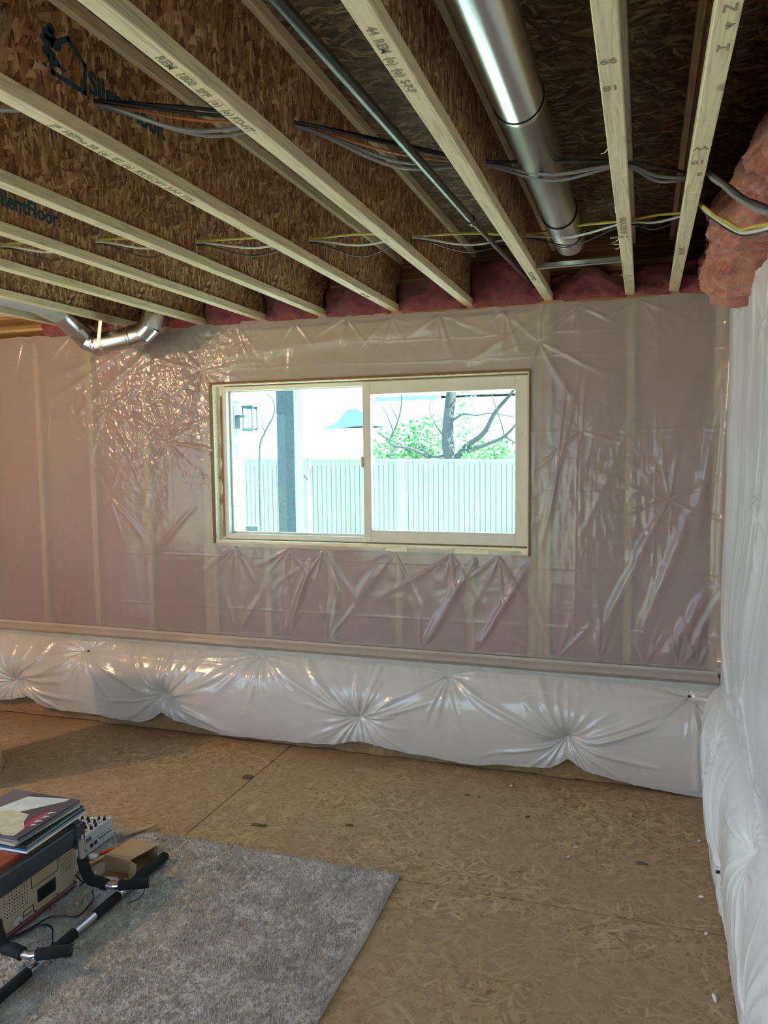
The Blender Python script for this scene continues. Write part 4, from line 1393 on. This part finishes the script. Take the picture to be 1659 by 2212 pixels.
lump('plastic_scrap', 'white scrap by the handle end of the pull-up bar', 'scrap', M['white_bit'], (-1.862, 2.325 + 0.06, CZ), (0.016, 0.012, 0.008), 5)
# power cord on the carpet
cd = [(-2.03, 1.955, 0.03), (-2.015, 1.975, CZ + 0.006), (-1.99, 2.04, CZ + 0.006), (-1.975, 2.10, CZ + 0.006), (-1.93, 2.125, CZ + 0.006), (-1.885, 2.135, CZ + 0.006), (-1.885, 2.19, CZ + 0.006), (-1.905, 2.25, CZ + 0.006), (-1.945, 2.29, CZ + 0.006)]
o = MB().tube(curve_pts(cd, 8), 0.003, 7).build('power_cord', M['wire_black'], None, True)
tag(o, 'thin black cord winding along the carpet below the cabinet panel', 'cord')
cd = [(-2.035, 1.94, CZ + 0.006), (-2.0, 1.98, CZ + 0.006), (-1.98, 2.03, CZ + 0.010), (-1.94, 2.045, CZ + 0.02), (-1.90, 2.035, CZ + 0.02), (-1.872, 2.005, CZ + 0.008), (-1.855, 1.985, CZ + 0.006)]
o = MB().tube(curve_pts(cd, 8), 0.0045, 7).build('power_cord', M['wire_black'], None, True)
tag(o, 'thicker black cord looping from the cabinet corner to the foam grip', 'cord')
cd = [(-2.03, 2.305, 0.06), (-2.015, 2.325, CZ + 0.008), (-1.985, 2.345, CZ + 0.012), (-1.99, 2.32, CZ + 0.02), (-2.01, 2.30, CZ + 0.006)]
o = MB().tube(curve_pts(cd, 8), 0.003, 7).build('power_cord', M['wire_black'], None, True)
tag(o, 'little knot of black cord at the right foot of the cabinet panel', 'cord')
o = MB().tube(curve_pts([(-1.80, 2.36, CZ + 0.004), (-1.755, 2.35, CZ + 0.01), (-1.745, 2.30, CZ + 0.004), (-1.77, 2.26, CZ + 0.004)], 8), 0.0018, 6).build('thin_wire', M['wire_black'], None, True)
tag(o, 'hair-thin dark wire curled on the carpet right of the bar', 'wire')

# bits on the floor
lump('flat_chip', 'flat oval grey chip on the bare floor below the shadow', 'chip', M['chip_dark'], (-1.895, 3.409, 0.0), (0.034, 0.026, 0.006), 11)
sl_ = MB().bbox(-0.036, 0.036, -0.008, 0.008, 0, 0.006, 0.002, Matrix.Translation((-1.601, 2.972, 0)) @ Matrix.Rotation(0.1, 4, 'Z')).build('wood_sliver', M['chip_dark'])
tag(sl_, 'dark thin wood sliver just beyond the carpet edge', 'chip')
for i, (nm, lab, mt, loc, sz, rz) in enumerate((
        ('wood_chip', 'small dark chip on the floor mid way to the window wall', 'chip_green', (-0.78, 3.539, 0), (0.012, 0.005, 0.004), 0.2),
        ('wood_chip', 'tiny dark crumb right of the small dark chip', 'chip_dark', (-0.723, 3.536, 0), (0.006, 0.004, 0.003), 0.4),
        ('wood_chip', 'dark star-shaped splinter on the floor below the last pucker', 'chip_green', (-0.474, 3.402, 0), (0.013, 0.006, 0.004), 0.8),
        ('pale_crumb', 'larger pale crumb of the pair on the brown floor', 'crumb', (-0.246, 3.186, 0), (0.010, 0.007, 0.005), 0.1),
        ('pale_crumb', 'smaller pale crumb of the pair on the brown floor', 'crumb', (-0.267, 3.103, 0), (0.009, 0.006, 0.004), 0.9),
        ('wood_chip', 'dark green oblong chip on the floor near the right wall', 'chip_green', (0.014, 3.138, 0), (0.024, 0.008, 0.005), -0.1),
        ('pale_crumb', 'white speck on the floor close under the blanket', 'white_bit', (-0.597, 3.70, 0), (0.006, 0.005, 0.004), 0),
        ('wood_chip', 'black speck beside the white speck by the blanket', 'chip_dark', (-0.575, 3.695, 0), (0.005, 0.004, 0.003), 0),
        ('knot_spot', 'dark scuffed lump on the floor beyond the carpet', 'chip_dark', (-1.216, 3.091, 0), (0.022, 0.012, 0.002), 0.2),
        ('pale_crumb', 'pale crumb touching the right blanket, farthest from the camera', 'crumb', (0.245, 3.393, 0), (0.008, 0.008, 0.006), 0),
        ('white_scrap', 'white scrap by the right blanket beside the floor seam', 'white_bit', (0.225, 2.96, 0), (0.012, 0.007, 0.004), 0.5),
        ('white_scrap', 'white scrap on the floor seam at the right blanket', 'white_bit', (0.225, 2.73, 0), (0.006, 0.006, 0.004), 0.5),
        ('white_scrap', 'sharp white plastic shred by the right blanket, nearest the camera', 'white_bit', (0.225, 2.40, 0), (0.016, 0.006, 0.008), 1.9))):
    lump(nm, lab, 'crumb' if 'crumb' in nm else ('scrap' if 'scrap' in nm else 'chip'), M[mt], loc, sz, 20 + i, rz)

# lampholder of the bulb (left of the picture) and an unseen carton added to throw the shadow on the blanket
lh = thing('lampholder', 'bare bulb lampholder fixed under the joists left of the picture', 'lamp', (LAMP[0], LAMP[1], 2.41))
MB().tube([(LAMP[0], LAMP[1], 2.41), (LAMP[0], LAMP[1], 2.38), (LAMP[0], LAMP[1], 2.37), (LAMP[0], LAMP[1], 2.32)], [0.05, 0.05, 0.03, 0.02], 20).build('base', M['white_bit'], lh, True)
mc = MB().bbox(-3.52, -3.17, 2.76, 3.10, 0.002, 0.94, 0.006).build('shadow_carton', M['card'])
tag(mc, 'tall brown carton added unseen left of the picture to cast the blanket shadow', 'carton')

# ================================================================== OUTDOORS
M['lawn'] = plain('lawn_green', (0.36, 0.42, 0.27), 0.95, var=0.2, scale=4)
M['fence'] = lumber('fence_board', (0.30, 0.295, 0.275), 2, 0.08, 0.85, knots=False)
M['post'] = plain('slate_blue_post', (0.085, 0.125, 0.14), 0.8, var=0.2, scale=40, bump=0.3)
M['siding'] = plain('blue_siding', (0.40, 0.55, 0.62), 0.7, var=0.04)
M['stucco'] = plain('white_stucco', (0.85, 0.85, 0.83), 0.9, var=0.03)
M['roof'] = plain('blue_shingle', (0.20, 0.30, 0.38), 0.9, var=0.15, scale=30)
M['bark'] = plain('grey_bark', (0.06, 0.066, 0.066), 0.9, var=0.3, scale=25, bump=0.4)
M['birch'] = plain('pale_bark', (0.72, 0.72, 0.68), 0.8, var=0.2, scale=20)
M['leaf'] = plain('fresh_leaf', (0.17, 0.40, 0.15), 0.7, var=0.45, scale=6)
M['wicker'] = plain('dark_wicker', (0.10, 0.14, 0.15), 0.7, var=0.3, scale=90, bump=0.6)
gr = structure(MB().add([(-45, 4.23, -0.15), (30, 4.23, -0.15), (30, 14, -0.36), (-45, 14, -0.36), (-45, 60, -0.4), (30, 60, -0.4)], [(0, 1, 2, 3), (3, 2, 5, 4)]).build('ground', M['lawn']))
structure(MB().box(-4.5, 2.0, 4.24, 8.2, -0.4, -0.13).build('ground_patio', plain('patio_concrete', (0.5, 0.52, 0.48), 0.9)))
g2_ = structure(MB().box(-30, 20, -30, YB - 0.16, -0.3, -0.12).build('ground_rear', M['lawn']))
fence = thing('board_fence', 'tall pale vertical board fence across the yard outside the window', 'fence', (-5.5, 14.0, -0.35))
fr_ = random.Random(3)
x = -9.6
FYZ = 1.50
k = 0
while x < -0.9:
    MB().bbox(x + 0.004, x + 0.094, 14.0 + fr_.uniform(-0.003, 0.003), 14.02, -0.36, FYZ - 0.03 + (x + 5) * -0.012, 0.004).build('board', M['fence'], fence)
    x += 0.098
for px_ in (-9.2, -6.75, -4.35, -1.95):
    MB().bbox(px_ - 0.07, px_ + 0.07, 13.95, 13.998, -0.36, FYZ + (px_ + 5) * -0.012, 0.006).build('post', M['fence'], fence)
MB().box(-9.6, -0.9, 14.024, 14.04, -0.36, FYZ - 0.12).build('gap_backing', M['bark'], fence)  # added dark sheet; keeps the sunlit yard from showing through the gaps
tr_ = MB()
tr_.prism([(-9.6, 13.985, FYZ + 4.6 * 0.012), (-0.9, 13.985, FYZ - 4.1 * 0.012), (-0.9, 13.985, FYZ - 0.045 - 4.1 * 0.012), (-9.6, 13.985, FYZ - 0.045 + 4.6 * 0.012)], (0, 0.06, 0))
tr_.build('top_rail', M['fence'], fence)
pp = thing('patio_post', 'slate-grey square post standing outside the left window pane', 'post', (-2.7, 5.65, -0.18))
MB().bbox(-2.775, -2.615, 5.6, 5.76, -0.18, 3.3, 0.006).build('shaft', M['post'], pp)
MB().bbox(-2.81, -2.58, 5.565, 5.795, -0.18, 0.02, 0.008).build('plinth', M['post'], pp)
hc = thing('house_bay', 'pale blue sided corner of the house outside the left window edge', 'house corner', (-3.2, 4.6, -0.2))
for i in range(17):
    MB().prism([(-2.70, 4.28, -0.15 + i * 0.18), (-2.688, 4.28, -0.15 + i * 0.18), (-2.70, 4.28, 0.03 + i * 0.18)], (0, 0.60, 0)).build('siding_board', M['siding'], hc)
MB().box(-3.6, -2.70, 4.28, 4.88, -0.15, 2.91).build('wall_block', M['siding'], hc)
MB().bbox(-2.73, -2.685, 4.86, 4.90, -0.15, 2.91, 0.004).build('corner_trim', M['stucco'], hc)
ln = thing('wall_lantern', 'small square outdoor lantern on the blue siding outside the window', 'lantern', (-2.62, 4.80, 1.85))
MB().bbox(-2.695, -2.675, 4.755, 4.845, 1.82, 1.98, 0.004).build('back_plate', M['post'], ln)
MB().bbox(-2.68, -2.61, 4.79, 4.81, 1.895, 1.915, 0.003).build('arm', M['post'], ln)
lf = rect_frame(MB(), -2.62, -2.54, 1.81, 1.965, 0.008, 0.008, 0.010, 0.010, 4.765, 4.773, 0.001)
rect_frame(lf, -2.62, -2.54, 1.81, 1.965, 0.008, 0.008, 0.010, 0.010, 4.837, 4.845, 0.001)
lf.bbox(-2.625, -2.535, 4.76, 4.85, 1.965, 1.978, 0.003).bbox(-2.622, -2.538, 4.763, 4.847, 1.80, 1.81, 0.002)
lf.build('cage', M['post'], ln)
MB().box(-2.612, -2.548, 4.773, 4.837, 1.812, 1.963).build('lantern_glass', glass_mat('frosted_lantern', (0.75, 0.85, 0.85), 0.15), ln)
ch = thing('patio_chair', 'dark wicker patio chair outside, only its back top showing at the sill', 'chair', (-3.05, 5.45, -0.18))
MB().bbox(-3.28, -2.90, 5.50, 5.53, 0.25, 1.075, 0.01).build('backrest', M['wicker'], ch)
MB().bbox(-3.28, -2.90, 5.10, 5.52, 0.22, 0.27, 0.01).build('seat', M['wicker'], ch)
for (x, y) in ((-3.26, 5.12), (-2.92, 5.12), (-3.26, 5.50), (-2.92, 5.50)):
    MB().bbox(x - 0.015, x + 0.015, y - 0.015, y + 0.015, -0.18, 0.22, 0.003).build('leg', M['wicker'], ch)
shd = thing('garden_shed', 'small white building with blue-grey roof showing beyond the fence', 'shed', (-7.7, 20.5, -0.4))
MB().box(-8.3, -7.1, 20.0, 21.5, -0.4, 2.28).build('wall_block', M['stucco'], shd)
MB().prism([(-8.42, 19.9, 2.26), (-7.0, 19.9, 2.34), (-7.12, 19.9, 2.62), (-7.45, 19.9, 2.80), (-7.7, 19.9, 2.78), (-8.0, 19.9, 2.45)], (0, 1.7, 0)).build('roof', M['roof'], shd)
nh = thing('neighbour_house', 'white neighbouring house with a low eave line behind the trees', 'house', (-7, 33, -0.4))
MB().box(-10.55, -2.0, 31.0, 40.0, -0.4, 3.75).build('wall_block', M['stucco'], nh)
MB().prism([(-10.6, 30.6, 3.70), (-7.9, 30.6, 3.70), (-7.9, 30.6, 3.86), (-10.6, 30.6, 3.86)], (0, 0.5, 0)).build('eave', M['roof'], nh)
MB().prism([(-10.6, 31.0, 3.86), (-10.6, 36, 6.2), (-10.6, 40.8, 3.86)], (9.2, 0, 0)).build('roof', M['stucco'], nh)


def leaves(mb, c, r, n, size, rnd):
    for _ in range(n):
        while True:
            q = Vector((rnd.uniform(-1, 1), rnd.uniform(-1, 1), rnd.uniform(-1, 1)))
            if q.length < 1:
                break
        p = Vector(c) + Vector((q.x * r[0], q.y * r[1], q.z * r[2]))
        a = Vector((rnd.uniform(-1, 1), rnd.uniform(-1, 1), rnd.uniform(-1, 1))).normalized()
        b = a.orthogonal().normalized()
        s = size * rnd.uniform(0.6, 1.3)
        mb.add([p - a * s, p + b * s * 0.5, p + a * s, p - b * s * 0.5], [(0, 1, 2, 3)])


rnd = random.Random(11)


def limb(mb, pts, r0, r1, n=7):
    P_ = curve_pts(pts, 5)
    mb.tube(P_, [r0 + (r1 - r0) * i / (len(P_) - 1) for i in range(len(P_))], n)


def PX(px, py, Y):
    """direction table: yard position seen over the fence at distance Y (measured once from the photograph)"""
    f_ = fw * 1 + rt * ((px - 829.5) / FPX) - up * ((py - 1106) / FPX)
    s = Y / f_.y
    return (f_.x * s, Y, CAM_H + f_.z * s)


tree = thing('bare_tree', 'bare branching grey tree with ivy behind the fence in the right pane', 'tree', (-3.7, 17.2, -0.4))
tk_ = MB()
limb(tk_, [(-3.72, 17.2, -0.4), PX(972, 985, 17.2), PX(968, 920, 17.2), PX(975, 845, 17.25), PX(980, 740, 17.3)], 0.16, 0.10, 10)
tk_.build('trunk', M['bark'], tree, True)
for pts, r0 in (([PX(985, 990, 17.2), PX(1010, 962, 17.1), PX(1045, 935, 17.0), PX(1070, 890, 16.9), PX(1100, 855, 16.8), PX(1118, 830, 16.8)], 0.075),
                ([PX(1005, 975, 17.1), PX(1050, 960, 17.0), PX(1090, 942, 16.9), PX(1125, 905, 16.8)], 0.06),
                ([PX(930, 990, 17.1), PX(890, 970, 17.0), PX(850, 962, 16.9), PX(843, 950, 16.9), PX(856, 920, 16.9), PX(866, 885, 16.9), PX(868, 850, 16.9)], 0.04),
                ([PX(851, 935, 16.9), PX(840, 905, 16.8), PX(825, 875, 16.8)], 0.022), ([PX(858, 905, 16.9), PX(848, 885, 16.8), PX(840, 870, 16.8)], 0.016),
                ([PX(1090, 942, 16.9), PX(1080, 905, 16.8), PX(1066, 865, 16.8), PX(1060, 840, 16.8)], 0.02), ([PX(1090, 942, 16.9), PX(1110, 955, 16.8), PX(1125, 965, 16.8)], 0.03),
                ([PX(975, 910, 17.2), PX(1000, 895, 17.0), PX(1030, 897, 16.9), PX(1060, 893, 16.9), PX(1120, 902, 16.8)], 0.03),
                ([PX(965, 950, 17.2), PX(945, 925, 17.1), PX(928, 890, 17.0), PX(932, 862, 17.0)], 0.018), ([PX(960, 985, 17.2), PX(930, 985, 17.1), PX(900, 955, 17.0)], 0.03),
                ([PX(838, 950, 16.9), PX(818, 935, 16.9), PX(805, 925, 16.9)], 0.02), ([PX(1045, 935, 17.0), PX(1060, 930, 16.9), PX(1072, 927, 16.9)], 0.012)):
    mb = MB()
    limb(mb, pts, r0, r0 * 0.35)
    mb.build('branch', M['bark'], tree, True)
iv = MB()
leaves(iv, (-3.76, 17.15, 2.1), (0.25, 0.2, 1.2), 420, 0.05, rnd)
iv.build('ivy', M['leaf'], tree)['kind'] = 'stuff'
for i, (px_, py_, lab, rr) in enumerate(((870, 965, 'leafy green bush left of the bare tree beyond the fence', (0.75, 0.5, 0.55)), (925, 950, 'yellow-green bush directly beside the bare trunk', (0.6, 0.5, 0.6)), (1065, 975, 'low green bush right of the bare trunk', (0.8, 0.5, 0.35)))):
    c = PX(px_, py_, 18.0)
    b_ = thing('leafy_bush', lab, 'bush', (c[0], 18.0, -0.4), 'bushes behind the fence')
    mb = MB()
    leaves(mb, c, tuple(1.1 * q for q in rr), 1000, 0.07, rnd)
    mb.build('foliage', M['leaf'], b_)['kind'] = 'stuff'
    mb = MB()
    for q in range(5):
        limb(mb, [(c[0] + 0.05 * q, 18.0, -0.4), (c[0] + 0.1 * (q - 2), 18.0, 0.8), (c[0] + 0.3 * (q - 2), 18.0 + 0.1 * q, c[2])], 0.02, 0.008, 5)
    mb.build('stems', M['bark'], b_)
yt = thing('young_birch', 'thin pale young tree in front of the fence in the left pane', 'tree', (-5.05, 12.0, -0.32))
mb = MB()
c0 = PX(669, 1090, 12.0)
limb(mb, [(c0[0], 12.0, -0.32), c0, PX(667, 1040, 12), PX(669, 990, 12), PX(664, 940, 12)], 0.03, 0.012)
mb.build('trunk', M['birch'], yt, True)
mb = MB()
limb(mb, [PX(667, 1040, 12), PX(655, 1025, 12), PX(648, 1010, 12)], 0.012, 0.004, 5)
mb.build('branch', M['bark'], yt, True)
mb = MB()
limb(mb, [PX(667, 1035, 12), PX(671, 1010, 12), PX(662, 985, 12)], 0.010, 0.004, 5)
mb.build('branch', M['bark'], yt, True)
tw = thing('thin_sapling', 'thin twiggy sapling beside the post in the left pane', 'tree', (-5.9, 12.5, -0.32))
mb = MB()
limb(mb, [(PX(560, 990, 12.5)[0], 12.5, -0.32), PX(561, 985, 12.5), PX(572, 935, 12.5), PX(592, 895, 12.5), PX(590, 865, 12.5), PX(575, 850, 12.5)], 0.025, 0.008)
mb.build('trunk', M['bark'], tw, True)
mb = MB()
limb(mb, [PX(572, 935, 12.5), PX(566, 915, 12.5), PX(570, 895, 12.5)], 0.01, 0.004, 5)
mb.build('branch', M['bark'], tw, True)

# letters become plain meshes
deps = bpy.context.evaluated_depsgraph_get()
for o in TEXTS:
    me = bpy.data.meshes.new_from_object(o.evaluated_get(deps))
    n_ = bpy.data.objects.new('lettering', me)
    C.objects.link(n_)
    n_.parent = o.parent
    n_.matrix_parent_inverse = o.matrix_parent_inverse.copy()
    n_.matrix_basis = o.matrix_basis.copy()
for o in TEXTS:
    bpy.data.objects.remove(o)
